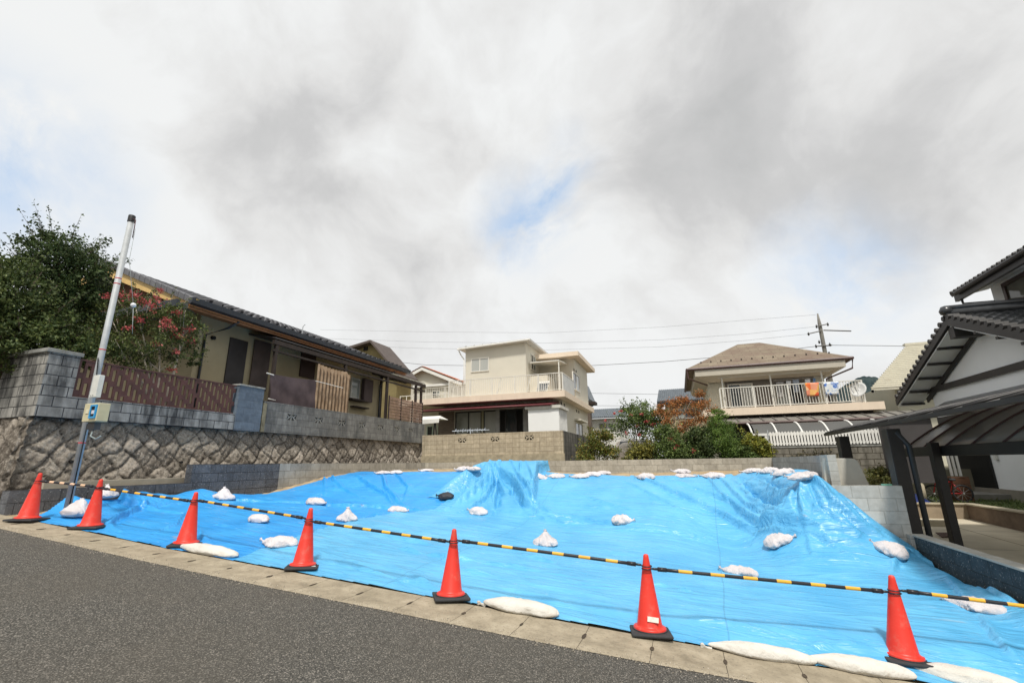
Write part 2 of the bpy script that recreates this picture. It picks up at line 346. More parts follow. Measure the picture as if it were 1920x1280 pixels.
# loose grit along the asphalt edge
g = G('grit_stones'); ri = g.n('ShaderNodeNewGeometry').outputs['Random Per Island']; grit_m = g.fin(g.ramp(ri, (0, (.06, .055, .05)), (.5, (.3, .26, .2)), (1, (.5, .45, .38))), .9, .2)
m = MB(); rr = random.Random(11)
for i in range(5200):
    x = rr.uniform(-10.5, 4); y = ko(x)+abs(rr.gauss(0, .05))*(1 if rr.random() < .8 else -1); r = rr.uniform(.003, .0075); z = road_z(x, y)+.004
    a = rr.random()*6.28; ca, sa = math.cos(a)*r, math.sin(a)*r
    m.add([(x+ca, y+sa, z), (x-sa, y+ca, z), (x-ca, y-sa*.7, z), (x+sa, y-ca, z), (x, y, z+r*.9)], [(0, 1, 4), (1, 2, 4), (2, 3, 4), (3, 0, 4)])
build(m, 'grit', grit_m, kind='stuff', local=True)
# bare soil of the lot
build(grid(-10.42, 3.42, 4.6, 18.1, .08, lambda X, Y: (H0(X, Y)-.03-.25*sst(8.4, 9.4, Y)*sst(12.3, 12.0, Y)*sst(-9.6, -8.8, X)+.02*np.sin(X*9+np.sin(Y*7)*2)*np.sin(Y*11+X))*sst(0, .5, Y-kiv(X))+(1-sst(0, .5, Y-kiv(X)))*(-.0934*X-.0115*Y-.03), mask=lambda X, Y: (Y > kiv(X)-.02) & ~((X > 2.9) & (Y > 9.7))), 'soil', soil_m, smooth=True, kind='structure', local=True)
# neighbouring plots behind their retaining walls
build(MB().box(-60, -11.62, 5.35, 70, 0, 2.55), 'neighbour_plot', far_m, kind='structure')
build(MB().box(-11.6, 60, 18.3, 90, -.4, 1.25), 'neighbour_plot', far_m, kind='structure')
g = G('drive_concrete'); c = g.ramp(g.noise(1.6, 7, .6), (.3, (.46, .41, .31)), (.7, (.62, .56, .44))); 
br = g.n('ShaderNodeTexBrick'); g.t.links.new(g.pos, br.inputs['Vector']); br.offset = 0; br.inputs['Scale'].default_value = 1; br.inputs['Brick Width'].default_value = 1.9; br.inputs['Row Height'].default_value = 2.2; br.inputs['Mortar Size'].default_value = .012
c = g.mix(br.outputs['Fac'], c, (.14, .12, .09)); g.bump(g.noise(40, 4), .3, .005); drive_m = g.fin(c, .9, .2)
m = MB(); m.prism([(3.56, 5.6, -.45), (3.56, 9.0, .0), (3.56, 15.2, .12), (3.56, 18.2, .3), (3.56, 18.2, -1), (3.56, 5.6, -1)], (3.1, 0, 0))
build(m, 'driveway', drive_m, kind='structure', local=True)
m = MB(); m.box(6.8, 40, 5.7, 18.2, -1, .45); m.box(4.6, 6.8, 15.35, 18.2, -1, .46)
grass_m = M('yard_grass', (.09, .12, .035), .95, .4, 6, .6); build(m, 'yard', grass_m, kind='structure', local=True)
# ------------------------------------------------------------------ blue sheets
def tarp_material(name, base, hi, patch):
    g = G(name); n1 = g.noise(1.1, 6, .6); n2 = g.noise(3.2, 6, .62, g.scl(g.pos, (.5, 1.6, 1)))
    c = g.mix(g.ramp(n1, (.32, 0.), (.68, 1.)), base, hi)
    s = g.noise(2.4, 7, .66, g.scl(g.pos, (.42, 1.7, 1.7)), .4); s2 = g.noise(1.0, 3, .5)
    f = g.math('MULTIPLY', g.ramp(s, (.63, 0.), (.69, .75)), g.ramp(s2, (.45, 0.), (.6, patch)))
    c = g.mix(f, c, (.42, .42, .4))
    # pale streaks put the sheet's glossy sheen into its colour
    q = g.noise(7.5, 6, .7, g.scl(g.pos, (.22, 2.2, 2.2)), .6); c = g.mix(g.ramp(q, (.655, 0.), (.70, .55)), c, (.62, .78, .9))
    rt = g.n('ShaderNodeVectorRotate'); g.t.links.new(g.pos, rt.inputs[0]); rt.inputs['Angle'].default_value = .06; dn_ = g.n('ShaderNodeVectorMath', operation='ADD'); g.t.links.new(rt.outputs[0], dn_.inputs[0]); wob_ = g.n('ShaderNodeTexNoise'); wob_.inputs['Scale'].default_value = .8; g.t.links.new(g.pos, wob_.inputs['Vector']); sc_ = g.scl(wob_.outputs['Color'], (.12, .12, 0)); g.t.links.new(sc_, dn_.inputs[1])
    hb = g.n('ShaderNodeTexBrick'); g.t.links.new(dn_.outputs[0], hb.inputs['Vector']); hb.offset = 0; hb.inputs['Scale'].default_value = 1; hb.inputs['Brick Width'].default_value = 3.55; hb.inputs['Row Height'].default_value = 1.77; hb.inputs['Mortar Size'].default_value = .009; hb.inputs['Mortar Smooth'].default_value = .3
    c = g.mix(g.math('MULTIPLY', hb.outputs['Fac'], .35), c, tuple(x*.45 for x in base))
    wv_ = g.n('ShaderNodeTexWave'); wv_.inputs['Scale'].default_value = 60; g.t.links.new(g.pos, wv_.inputs['Vector'])
    h = g.math('ADD', g.math('MULTIPLY', g.noise(3.2, 3, .5, g.scl(g.pos, (.35, 1.7, 1.7)), 1.5), 2.4), g.math('MULTIPLY', g.ramp(g.noise(6, 3, .5, g.scl(g.pos, (.3, 1.8, 1.8)), 1.), (.5, 0.), (.56, 1.)), .25))
    g.bump(h, .65, .026)
    return g.fin(c, g.ramp(g.noise(4, 4), (.3, .3), (.7, .48)), .55)
tarp_r = tarp_material('blue_sheet_light', (.068, .345, .63), (.125, .45, .73), .5)
tarp_l = tarp_material('blue_sheet_deep', (.02, .265, .68), (.045, .36, .78), 1.)
CRE = []
def crease(pts, amp=.03, wd=.035, end=.3):
    P = [GP(*q) for q in pts]; CRE.append(([(p.x, p.y) for p in P], amp, wd, end))
for pts, a, wd in [
    ([(1190, 895), (1260, 925), (1350, 965), (1430, 990), (1530, 1000)], .07, .07), ([(1290, 912), (1370, 945), (1450, 985), (1540, 998), (1640, 1022)], .09, .08),
    ([(1170, 905), (1240, 940), (1300, 975)], .03, .05), ([(1380, 895), (1415, 930), (1460, 948), (1490, 930), (1500, 905)], -.13, .1), ([(1410, 893), (1440, 905), (1465, 918), (1490, 915)], -.09, .07),
    ([(1345, 895), (1375, 925), (1400, 950), (1450, 965)], .05, .06), ([(1320, 893), (1345, 920), (1370, 955)], .04, .05), ([(1510, 905), (1500, 940), (1510, 985)], .09, .07), ([(1520, 900), (1560, 945), (1610, 985), (1660, 1015)], .1, .07),
    ([(1530, 898), (1580, 935), (1630, 985), (1675, 1012)], -.07, .05), ([(1515, 905), (1535, 950), (1575, 990), (1640, 1015)], -.09, .06), ([(1503, 910), (1480, 950), (1460, 975)], .08, .07), ([(1380, 985), (1470, 1003), (1560, 1020), (1640, 1030)], .045, .06),
    ([(1020, 968), (1080, 975), (1150, 985), (1200, 985)], .04, .06), ([(915, 955), (980, 965), (1060, 985), (1120, 985)], .045, .06), ([(1080, 950), (1150, 955)], .03, .05), ([(1080, 930), (1130, 945), (1190, 960)], .025, .05),
    ([(1150, 998), (1250, 1000), (1370, 1020)], .03, .06), ([(1050, 996), (1140, 1003)], .02, .05), ([(1280, 1010), (1370, 1022)], .025, .05), ([(835, 972), (875, 992)], .02, .04),
    ([(690, 998), (750, 1015), (810, 1027)], .04, .05), ([(625, 988), (655, 992)], .03, .04), ([(750, 1032), (790, 1042)], .03, .04), ([(800, 1043), (845, 1052), (890, 1056)], .04, .05), ([(770, 1082), (830, 1110)], .03, .05), ([(590, 1053), (660, 1063), (720, 1078)], .035, .05),
    ([(930, 1028), (990, 1036)], .025, .04), ([(990, 1045), (1040, 1058)], .025, .04), ([(905, 1060), (960, 1068), (1000, 1075)], .03, .04), ([(868, 1075), (920, 1085)], .025, .04), ([(560, 1010), (590, 1000), (600, 996)], .03, .04),
    ([(700, 1100), (760, 1088), (800, 1095)], .03, .05), ([(590, 1100), (640, 1090), (700, 1092)], .03, .05), ([(1200, 1100), (1260, 1104)], .02, .05), ([(1290, 1160), (1340, 1170), (1380, 1178)], .02, .05), ([(1270, 1110), (1300, 1116)], .02, .04),
    ([(1675, 1078), (1680, 1060), (1700, 1045), (1735, 1052)], .04, .05), ([(1700, 1036), (1780, 1080), (1870, 1130), (1920, 1160)], .06, .07), ([(1840, 1165), (1880, 1215), (1920, 1245)], .03, .06), ([(1780, 1100), (1830, 1150)], .02, .06), ([(1480, 1210), (1560, 1205), (1650, 1215)], .03, .06), ([(1000, 1120), (1080, 1140)], .02, .05),
    ([(600, 892), (640, 915), (680, 935)], .03, .06), ([(665, 892), (690, 910), (725, 930), (735, 945)], .06, .06), ([(715, 890), (722, 915), (745, 940), (760, 950)], .06, .06), ([(605, 892), (608, 915)], .05, .05), ([(620, 892), (625, 905)], .04, .05), ([(740, 890), (765, 915), (760, 930)], .04, .06),
    ([(500, 942), (560, 944), (610, 948), (660, 952), (700, 951), (800, 958)], .045, .05), ([(420, 938), (500, 942)], .03, .05), ([(680, 972), (700, 968), (720, 966)], .04, .04), ([(150, 962), (200, 985), (260, 955), (350, 945)], .06, .07), ([(160, 935), (210, 940), (235, 950), (300, 958)], .09, .08),
    ([(290, 1000), (330, 985), (350, 960)], .03, .06), ([(370, 990), (375, 1010), (395, 1020)], .03, .05), ([(400, 985), (430, 988)], .02, .04), ([(880, 890), (870, 920), (850, 945)], .03, .04), ([(965, 905), (955, 930), (985, 955)], -.06, .05), ([(930, 876), (960, 905), (985, 945), (1010, 962)], .16, .08), ([(925, 880), (935, 920), (930, 955)], -.12, .1), ([(922, 885), (890, 925), (850, 950)], .14, .09), ([(935, 885), (915, 930), (880, 955)], -.1, .08), ([(965, 880), (1000, 945), (1040, 968)], .1, .06),
    ([(990, 875), (1000, 900), (985, 925), (1000, 955)], .05, .05), ([(975, 870), (975, 890)], .05, .04)]:
    crease(pts, a, wd)
def creased(X, Y):
    Z = np.zeros_like(X)
    for P, amp, wd, end in CRE:
        P = np.array(P)
        sl = (X > P[:, 0].min()-.5) & (X < P[:, 0].max()+.5) & (Y > P[:, 1].min()-.5) & (Y < P[:, 1].max()+.5)
        if not sl.any(): continue
        x, y = X[sl], Y[sl]; seg = np.hypot(*(P[1:]-P[:-1]).T); tot = seg.sum(); acc = 0; best = np.full(x.shape, 9.); tt = np.zeros(x.shape); sd_ = np.zeros(x.shape)
        for i in range(len(seg)):
            a, b = P[i], P[i+1]; d = (b-a)/max(seg[i], 1e-6); s = np.clip((x-a[0])*d[0]+(y-a[1])*d[1], 0, seg[i]); ex = x-a[0]-d[0]*s; ey = y-a[1]-d[1]*s
            r = np.hypot(ex, ey); k = r < best; best[k] = r[k]; tt[k] = ((acc+s)/tot)[k]; sd_[k] = (d[0]*ey-d[1]*ex)[k]; acc += seg[i]
        fade = np.sin(np.clip(tt, .02, .98)*math.pi)**.6; wob = 1+.3*np.sin(x*23+y*17)
        q = sd_/(wd*wob*.95); Z[sl] += amp*1.45*fade*(np.exp(-np.where(q < 0, q*2.6, q)**2)-.35*np.exp(-((q+.9)/.6)**2))
    return Z
rs = np.random.RandomState(4); WV = [(rs.uniform(-.25, .25), rs.uniform(1.2, 9), rs.uniform(0, 6.28), rs.uniform(2, 5)) for _ in range(26)]
def ripples(X, Y):
    Z = np.zeros_like(X)
    for a, k, p, mfreq in WV:
        Z += np.sin(k*2.4*(Y+a*X)+p+1.8*np.sin(X*.9+p*3)+.8*np.sin(X*mfreq*.8+Y*2.1+p*2))*np.clip(np.sin(X*.7*mfreq*.5+p*5+Y*.8), 0, 1)**2*.009/(k**.4)
    return Z
def tarpz(lift):
    def zf(X, Y):
        h = H(X, Y); steep = sst(9.6, 10.2, Y)*sst(12.4, 11.8, Y)
        edge = sst(0, .5, Y-kiv(X)); z = (h+lift+creased(X, Y)+ripples(X, Y)*(1-.45*steep))
        z = z*edge+(1-edge)*(-.0934*X-.0115*Y+.006+lift*.15+np.maximum(ripples(X, Y), 0)*.5)
        fl = np.exp(-((X+10.1)/.35)**2)*sst(9.3, 7.6, Y)*sst(4.6, 5.4, Y)        # rolled-up rim against the left wall
        z += fl*(.16+.05*np.sin(Y*5))
        z += np.exp(-((X-3.2)/.16)**2)*sst(9.2, 8.6, Y)*(.09+.02*np.sin(Y*7))
        return z
    return zf
seam = [GP(*q) for q in [(425, 1049), (500, 1030), (560, 1010), (620, 990), (690, 972), (740, 964), (815, 957)]]
sx = [p.y for p in seam]; sxx = [p.x for p in seam]
def seamx(Y): return np.interp(Y, sx, sxx)
def tleft(Y): return -4.95-1.15*np.clip((12.0-Y)/2.0, 0, 1)**1.6
def topy(X): return 12.35+.12*np.sin(X*1.3)+.05*np.sin(X*5)
def inner_l(X, Y):
    left = np.interp(Y, [4.7, 5.6, 8.3, 9.4, 10.3, 10.9, 12.5], [-9.7, -10.2, -10.3, -9.95, -9.9, -9.75, -9.45])
    low = (Y <= 10.35) & (X < seamx(Y)+.12); hi = (Y > 10.35) & (X < tleft(Y)+.1)
    return (X > left) & (Y > kiv(X)-.015+.02*np.sin(X*7)) & (low | hi) & (Y < topy(X))
def inner_r(X, Y):
    low = (Y <= 10.35) & (X > seamx(Y)); hi = (Y > 10.35) & (X > tleft(Y)-.06)
    rt = np.interp(Y, [5, 9.5, 9.7, 10.5, 12.5], [3.32, 3.32, 3.0, 2.93, 2.6])
    return (X < rt) & (Y > kiv(X)-.02+.015*np.sin(X*5)) & (low | hi) & ((Y < topy(X)) | ((X > -5.1) & (X < -3.47) & (Y < 13.15)))
m = grid(-10.4, -4.2, 4.6, 12.6, .022, tarpz(.015), inner_l)
build(m, 'tarp', tarp_l, smooth=True, label='deeper blue groundsheet over the left part of the bare lot', cat='tarp')
m = grid(-7.2, 3.4, 4.8, 13.4, .022, tarpz(.034), inner_r)
build(m, 'tarp', tarp_r, smooth=True, label='light blue groundsheet over the middle and right of the lot', cat='tarp')
# ------------------------------------------------------------------ walls round the lot
def wall(x0, x1, y0, y1, z0, z1, mat, label, name='block_wall', cat='wall', cap=None, parts=()):
    t = thing(name, label, cat, ((x0+x1)/2, (y0+y1)/2, z0))
    build(MB().box(x0, x1, y0, y1, z0, z1), 'masonry', mat, t)
    if cap: build(MB().box(x0-cap[0], x1+cap[0], y0-cap[0], y1+cap[0], z1, z1+cap[1]), 'coping', cap[2], t, bevel=.008)
    return t
split_y = block_mat('split_face_blocks', 'y', (.12, .125, .135), (.05, .05, .055), .4, .2, .5, .25, zoff=.13, split=True)
concrete = M('pale_concrete', (.42, .41, .37), .9, .14, 2.2, .25, streak=.25)
t = thing('retaining_wall', 'dark split-faced block wall stepping up along the left edge of the lot', 'wall', (-10.45, 9, .8))
build(MB().box(-10.6, -10.4, 4.7, 7.74, .3, 1.27), 'low_section', split_y, t)
build(MB().box(-10.6, -10.4, 7.74, 10.22, .3, 1.675), 'high_section', split_y, t)
gray_y = block_mat('grey_blocks_y', 'y', (.34, .33, .295), (.22, .21, .18), .4, .2, .5, .2, zoff=.125)
gray_x = block_mat('grey_blocks_x', 'x', (.36, .345, .3), (.22, .21, .18), .4, .2, .5, .2, (.12, .1, .07), zoff=.125)
t = thing('retaining_wall', 'plain grey block wall round the back of the lot behind the sheets', 'wall', (-4, 18.1, 1))
build(MB().box(-10.6, -10.4, 10.22, 18.25, .8, 1.68), 'side_section', gray_y, t)
build(MB().box(-10.4, 2.95, 18.1, 18.25, .8, 1.68), 'back_section', gray_x, t)
bl_y = block_mat('shade_blue_blocks_y', 'y', (.28, .33, .375), (.2, .22, .24), .4, .2, .5, .1, zoff=.08)  # blue cast of the wall's shaded side is put into the block colour
t = thing('retaining_wall', 'shaded grey blue block wall running back from the tall sheet mound at right', 'wall', (3.02, 14.8, 1))
build(MB().box(2.95, 3.08, 12.2, 18.25, .6, 1.68), 'side_section', bl_y, t)
gx2 = block_mat('new_blocks_x', 'x', (.46, .46, .43), (.33, .33, .3), .4, .2, .5, .05, zoff=.04, hoff=.1)
build(MB().box(2.93, 3.09, 11.62, 12.2, .6, 1.69), 'end_section', gx2, t)
t = thing('block_wall', 'pale new block wall facing the road below the carport posts', 'wall', (2.9, 9.7, -.1))
build(MB().box(2.2, 3.42, 9.65, 9.8, -.1, 1.16), 'masonry', gx2, t)
build(MB().box(3.33, 3.42, 9.5, 9.649, -.1, .42), 'end_pier', gx2, t)
build(MB().box(3.18, 3.3, 9.68, 9.78, 1.16, 1.185), 'plastic_lid', M('mint_plastic', (.2, .5, .38), .5), t)
pw = [PY(1546, 858.5, 11.75), PY(1600, 859, 11.75), PY(1608, 863, 11.75), PY(1613, 872, 11.75), PY(1632, 913, 11.75), PY(1546, 913, 11.75)]
m = MB(); m.prism([(p.x, p.y, max(p.z, 1.0)) for p in pw][::-1], (0, .18, 0)); build(m, 'stair_cheek', M('bright_concrete', (.56, .54, .48), .9, .1, 2, .2), bevel=.012, label='smooth pale concrete slab with one sloping end beside the block wall', cat='concrete slab')
split_r = block_mat('split_face_blocks_dark', 'y', (.06, .085, .1), (.035, .045, .05), .4, .2, .5, .1, zoff=.0, split=True)
t = thing('boundary_wall', 'low dark split-faced wall with pale coping beside the driveway', 'wall', (3.45, 7.5, -.3))
build(MB().box(3.38, 3.53, 5.4, 9.62, -.7, .4), 'masonry', split_r, t)
m = MB(); rr = random.Random(1); y = 5.4
while y < 9.6:
    m.box(3.365, 3.545, y, min(y+.795, 9.62), .4, .425+rr.uniform(0, .003)); y += .8
build(m, 'coping', concrete, t, bevel=.004)
# stone wall under the left house : pitched squared stones
g = G('pitched_stone'); at = g.n('ShaderNodeAttribute', attribute_name='tone'); n1 = g.noise(7, 8, .7); n2 = g.noise(1.0, 4, .6); lich = g.noise(26, 6, .7, g.scl(g.pos, (1, 1, .6)))
sep = g.n('ShaderNodeSeparateColor'); g.t.links.new(at.outputs['Color'], sep.inputs[0])
base = g.ramp(sep.outputs[0], (0, (.2, .175, .145)), (.35, (.29, .255, .21)), (.7, (.4, .355, .295)), (1, (.48, .42, .35)))
c = g.mix(.75, base, g.ramp(n1, (.28, .18), (.72, .82)), 'SOFT_LIGHT')
c = g.mix(g.ramp(n2, (.45, 0.), (.66, .5)), c, (.09, .075, .062)); c = g.mix(g.ramp(g.noise(13, 9, .75), (.48, 0.), (.62, .75)), c, (.1, .082, .068)); c = g.mix(g.ramp(lich, (.53, 0.), (.63, .75)), c, (.5, .45, .39))
c = g.mix(sep.outputs[1], c, (.03, .025, .02)); g.bump(g.noise(24, 9, .75), 1., .045); stone_m = g.fin(c, .95, .1)
def stone_face(along, fixed, a0, a1, z0, z1, sign, batter, name, parent, st=.03):
    na = int((a1-a0)/st)+1; nz = int((z1-z0)/st)+1; A, Z = np.meshgrid(np.linspace(a0, a1, na), np.linspace(z0, z1, nz))
    s = .33; wa = A+.05*np.sin(Z*7+A*2.3)+.03*np.sin(A*11); wz = Z+.05*np.sin(A*5+Z*3)+.03*np.sin(A*13+1)
    U = (wa+wz)/s/1.414; V = (wa-wz)/s/1.414; iu = np.floor(U); iv = np.floor(V); fu = U-iu; fv = V-iv
    e = np.minimum(np.minimum(fu, 1-fu), np.minimum(fv, 1-fv))
    hsh = np.abs(np.sin(iu*127.1+iv*311.7)*43758.5453) % 1; hs2 = np.abs(np.sin(iu*269.5+iv*183.3)*24634.6) % 1
    d = np.clip(e/.16, 0, 1)**.6*.05*(.7+.8*hsh)+(fu-.5)*(hs2-.5)*.07+(fv-.5)*(hsh-.5)*.07+.012*np.sin(A*31+Z*17)*np.sin(Z*41-A*9)+np.array([mnoise.fractal((a_*9, z_*9, sign*3.), 1., 2., 4) for a_, z_ in zip(A.ravel(), Z.ravel())]).reshape(A.shape)*.015
    bt = (z1-Z)*batter; A = A-bt*np.exp(-(A-a0)/.3) if sign > 0 else A+bt*np.exp(-(a1-A)/.3); P = fixed+sign*(bt+d)
    m = MB(); m.v = (np.c_[P.ravel(), A.ravel(), Z.ravel()] if along == 'y' else np.c_[A.ravel(), P.ravel(), Z.ravel()]).tolist()
    idx = np.arange(na*nz).reshape(nz, na); q = np.stack([idx[:-1, :-1], idx[:-1, 1:], idx[1:, 1:], idx[1:, :-1]], -1).reshape(-1, 4)
    if (along == 'y') == (sign < 0): q = q[:, ::-1]
    m.f = [tuple(int(k) for k in r) for r in q]; o = build(m, name, stone_m, parent, smooth=True)
    ca = o.data.color_attributes.new('tone', 'FLOAT_COLOR', 'POINT'); col = np.ones((na*nz, 4), np.float32); col[:, 0] = hsh.ravel(); col[:, 1] = (np.clip(1-e/.06, 0, 1)*.9).ravel(); ca.data.foreach_set('color', col.ravel())
    return o
t = thing('stone_wall', 'rough brown stone wall of pitched diamond stones under the left house', 'wall', (-11.4, 12, 1.1))
stone_face('y', -11.5, 5.13, 19.9, 1.0, 2.57, 1, .16, 'lot_face', t)
stone_face('x', 5.24, -20, -11.38, 1.0, 2.57, -1, .16, 'road_face', t)
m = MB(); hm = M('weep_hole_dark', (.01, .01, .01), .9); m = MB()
for px, py in ((134, 865), (340, 866), (503, 865)):
    p = PX(px, py, -11.3); m.tube([(p.x-.05, p.y, p.z), (p.x+.03, p.y, p.z)], .028, 10)
build(m, 'weep_pipes', hm, t)
m = MB().box(-11.05, -10.75, 5.3, 19, .9, 1.38); build(m, 'gutter_curb', M('old_curb', (.36, .32, .25), .9, .2, 3, .3), label='low pale concrete curb between the stone wall and the dark block wall', cat='curb')
# weathered block pillar and wall, left corner
wx = block_mat('weathered_blocks_x', 'x', (.3, .29, .265), (.04, .04, .04), .4, .2, .5, .85, (.022, .022, .024), zoff=.03, ms=.009)
wy = block_mat('weathered_blocks_y', 'y', (.27, .27, .26), (.04, .04, .045), .4, .2, .5, .85, (.02, .021, .024), zoff=.03, ms=.009)
capm = M('weathered_cap', (.28, .28, .26), .95, .35, 3, .4, streak=.5)
t = thing('gate_pillar', 'tall weathered grey block pillar and wall on the left street corner', 'wall', (-12, 5.3, 2.57))
build(MB().box(-20, -11.3, 5.17, 5.4, 2.57, 3.8), 'street_face', wx, t); build(MB().box(-11.5, -11.297, 5.172, 5.68, 2.572, 3.802), 'side_face', wy, t)
build(MB().box(-20, -11.27, 5.12, 5.72, 3.802, 3.88), 'coping', capm, t, bevel=.01)
t = wall(-11.5, -11.3, 5.68, 9.36, 2.57, 3.0, wy, 'two course grey block wall under the brown pierced fence')
# brown pierced metal fence
t = thing('fence', 'brown metal fence pierced by staggered upright slots on the left wall', 'fence', (-11.38, 7.5, 3.0))
fb = M('brown_fence_paint', (.085, .035, .03), .5, .3, 5, .1)
m = MB(); nst = 31; y0, y1, z0, z1 = 5.7, 9.34, 3.03, 3.75; dy = (y1-y0)/nst
for i in range(nst):
    a = y0+i*dy; m.box(-11.39, -11.36, a, a+dy*.45, z0, z1)
    off = (0, .09, .18, .27)[(i*3) % 4]
    zz = [z0]; k = z0-.36+off
    while k < z1:
        lo, hi = max(z0, k), min(z1, k+.12)
        if hi > lo: m.box(-11.388, -11.362, a+dy*.45, a+dy, lo, hi)
        k += .36
build(m, 'pierced_panel', fb, t)
m = MB().box(-11.4, -11.35, y0, y1, z1, z1+.03); m.box(-11.4, -11.35, y0, y1, z0-.03, z0); build(m, 'rail', fb, t)
# bluish pillar + vent block wall
bp = block_mat('blue_grey_blocks', 'y', (.115, .145, .18), (.1, .12, .15), .4, .2, .5, .25, (.05, .06, .08), zoff=.0)
t = wall(-11.55, -11.28, 9.38, 10.2, 2.57, 3.78, bp, 'blue grey painted block gate pillar at the end of the brown fence', 'gate_pillar', cap=(.02, .05, capm))
vw = block_mat('vent_wall_blocks', 'y', (.2, .2, .19), (.1, .1, .1), .4, .2, .5, .6, (.05, .053, .055), zoff=-.02, hoff=.2)
t = thing('block_wall', 'stained grey block wall with a row of pierced vents below the left house', 'wall', (-11.4, 15, 2.57))
vents = [PX(x, y, -11.3) for x, y in ((547, 786), (597, 796), (641, 797), (679, 799), (713, 804), (744, 807), (770, 810))]
ys = [10.28]; m = MB()
for p in vents:
    m.box(-11.45, -11.3, ys[-1], p.y-.19, 2.57, 3.46); m.box(-11.45, -11.3, p.y-.19, p.y+.19, 3.17, 3.46); m.box(-11.45, -11.3, p.y-.19, p.y+.19, 2.57, 2.99); ys.append(p.y+.19)
m.box(-11.45, -11.3, ys[-1], 19.5, 2.57, 3.46); build(m, 'masonry', vw, t)
def vent_block(axis, c, mat, parent):
    m = MB()
    def bar(a, b):
        q = lambda p: (c[0], c[1]+p[0], c[2]+p[1]) if axis == 'y' else (c[0]+p[0], c[1], c[2]+p[1])
        m.beam(q(a), q(b), .034, .09, up=(1, 0, 0) if axis == 'y' else (0, 1, 0))
    bar((-.19, -.095), (0, .06)); bar((0, .06), (.19, -.095)); bar((-.19, .09), (-.1, .0)); bar((.19, .09), (.1, .0)); bar((0, -.1), (0, .02)); bar((-.1, .09), (.1, .09))
    return build(m, 'vent', mat, parent)
vm = M('vent_concrete', (.3, .3, .28), .9)
for p in vents: vent_block('y', (-11.37, p.y, 3.08), vm, t)
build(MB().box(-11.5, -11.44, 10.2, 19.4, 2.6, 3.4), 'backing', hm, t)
build(MB().box(-11.36, -11.28, 10.24, 10.36, 2.57, 3.4), 'post', M('mossy_post', (.2, .18, .12), .95, .4, 6), t)
# beige wall under the central house
bx = block_mat('beige_blocks_x', 'x', (.43, .37, .27), (.22, .18, .13), .31, .19, 0, .25, (.1, .075, .05), zoff=.0)
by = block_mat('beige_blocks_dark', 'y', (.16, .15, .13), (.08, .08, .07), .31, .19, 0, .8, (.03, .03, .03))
t = thing('block_wall', 'beige block wall with three pierced vents under the central balcony house', 'wall', (-7.8, 19.4, 1.3))
bv = [PY(x, y, 19.35) for x, y in ((866.5, 825), (928, 822.5), (992, 820))]
z1 = 2.92; m = MB(); xl = -11.3
for p in bv:
    a, b = p.x-.2, p.x+.2; m.box(xl, a, 19.35, 19.5, 1.5, z1); m.box(a, b, 19.35, 19.5, p.z+.1, z1); m.box(a, b, 19.35, 19.5, 1.5, p.z-.1); xl = b
m.box(xl, -4.56, 19.35, 19.5, 1.5, z1); build(m, 'masonry', bx, t)
for p in bv: vent_block('x', (p.x, 19.4, p.z), M('beige_vent', (.42, .37, .28), .9), t)
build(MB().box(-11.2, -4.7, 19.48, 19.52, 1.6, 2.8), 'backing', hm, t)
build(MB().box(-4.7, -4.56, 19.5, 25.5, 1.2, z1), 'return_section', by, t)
build(MB().box(-11.3, -4.5, 19.27, 19.35, 1.2, 1.98), 'footing', M('rough_footing', (.36, .31, .22), .95, .3, 4, .9), t)
# ------------------------------------------------------------------ cones and bars
red = G('cone_red'); c = red.ramp(red.noise(2.5, 5), (.3, (.62, .028, .015)), (.7, (.74, .04, .022))); c = red.mix(red.ramp(red.noise(9, 7, .75), (.52, 0.), (.75, .5)), c, (.5, .2, .15)); red_m = red.fin(c, .42, .45)
rub = M('black_rubber', (.035, .037, .04), .75, .3, 6, .3)
def cone_proto():
    t = thing('traffic_cone', 'x', 'traffic cone')
    build(MB().lathe([(.155, .028), (.155, .045), (.15, .055), (.128, .06), (.118, .075), (.028, .665), (.026, .685), (.018, .698), (.0, .702)], 40, cap=False), 'body', red_m, t, smooth=True, local=True)
    b = MB().box(-.19, .19, -.19, .19, 0, .03); build(b, 'rubber_base', rub, t, bevel=.012, local=True)
    build(MB().lathe([(.165, .03), (.165, .038), (.15, .038), (.15, .03)], 32, cap=False), 'base_rim', rub, t, local=True)
    return t
cpx = [(52, 968), (168, 989), (348, 1022), (567, 1064), (845, 1120), (1219, 1185), (1697, 1247)]
clab = ['red traffic cone at the far left end of the row beside the steel pole', 'red traffic cone standing against the tied white bag, next after the leftmost', 'red traffic cone with a long pale sandbag leaning on its base',
        'red traffic cone at the sheet seam with a white tag on its base', 'red traffic cone just left of the long pale sandbag on the kerb', 'red traffic cone with a small white sticker near its foot', 'red traffic cone nearest the right edge with sandbags piled on its base']
c0 = cone_proto(); cones = []
for i, (q, lb) in enumerate(zip(cpx, clab)):
    d = ray(*q); # on the kerb line plane
    n = Vector((.0934, .0115, 1)); p = CAM+d*((-(CAM.dot(n))+.012)/d.dot(n))
    if i == 0: p = CAM+(p-CAM)*.965
    o = c0 if i == 0 else copy_tree(c0); o.location = (p.x, p.y, road_z(p.x, p.y)+(.012 if i < 6 else .06))
    o.rotation_euler = (math.atan(.0115)*-1+rnd.uniform(-.03, .03), math.atan(.0934)*.5+rnd.uniform(-.02, .02), (.5, .55, .75, .62, .6, .2, .1)[i]); o['label'] = lb; o['group'] = 'red traffic cones along the kerb'
    cones.append(o)
stk = MB().box(-.052, .052, -.0015, .0015, -.022, .022); o = build(stk, 'sticker', M('sticker_white', (.75, .72, .65), .6, .2, 40), cones[5], local=True)
o.location = (.02, -.1145, .14); o.rotation_euler = (-.16, .08, .0)
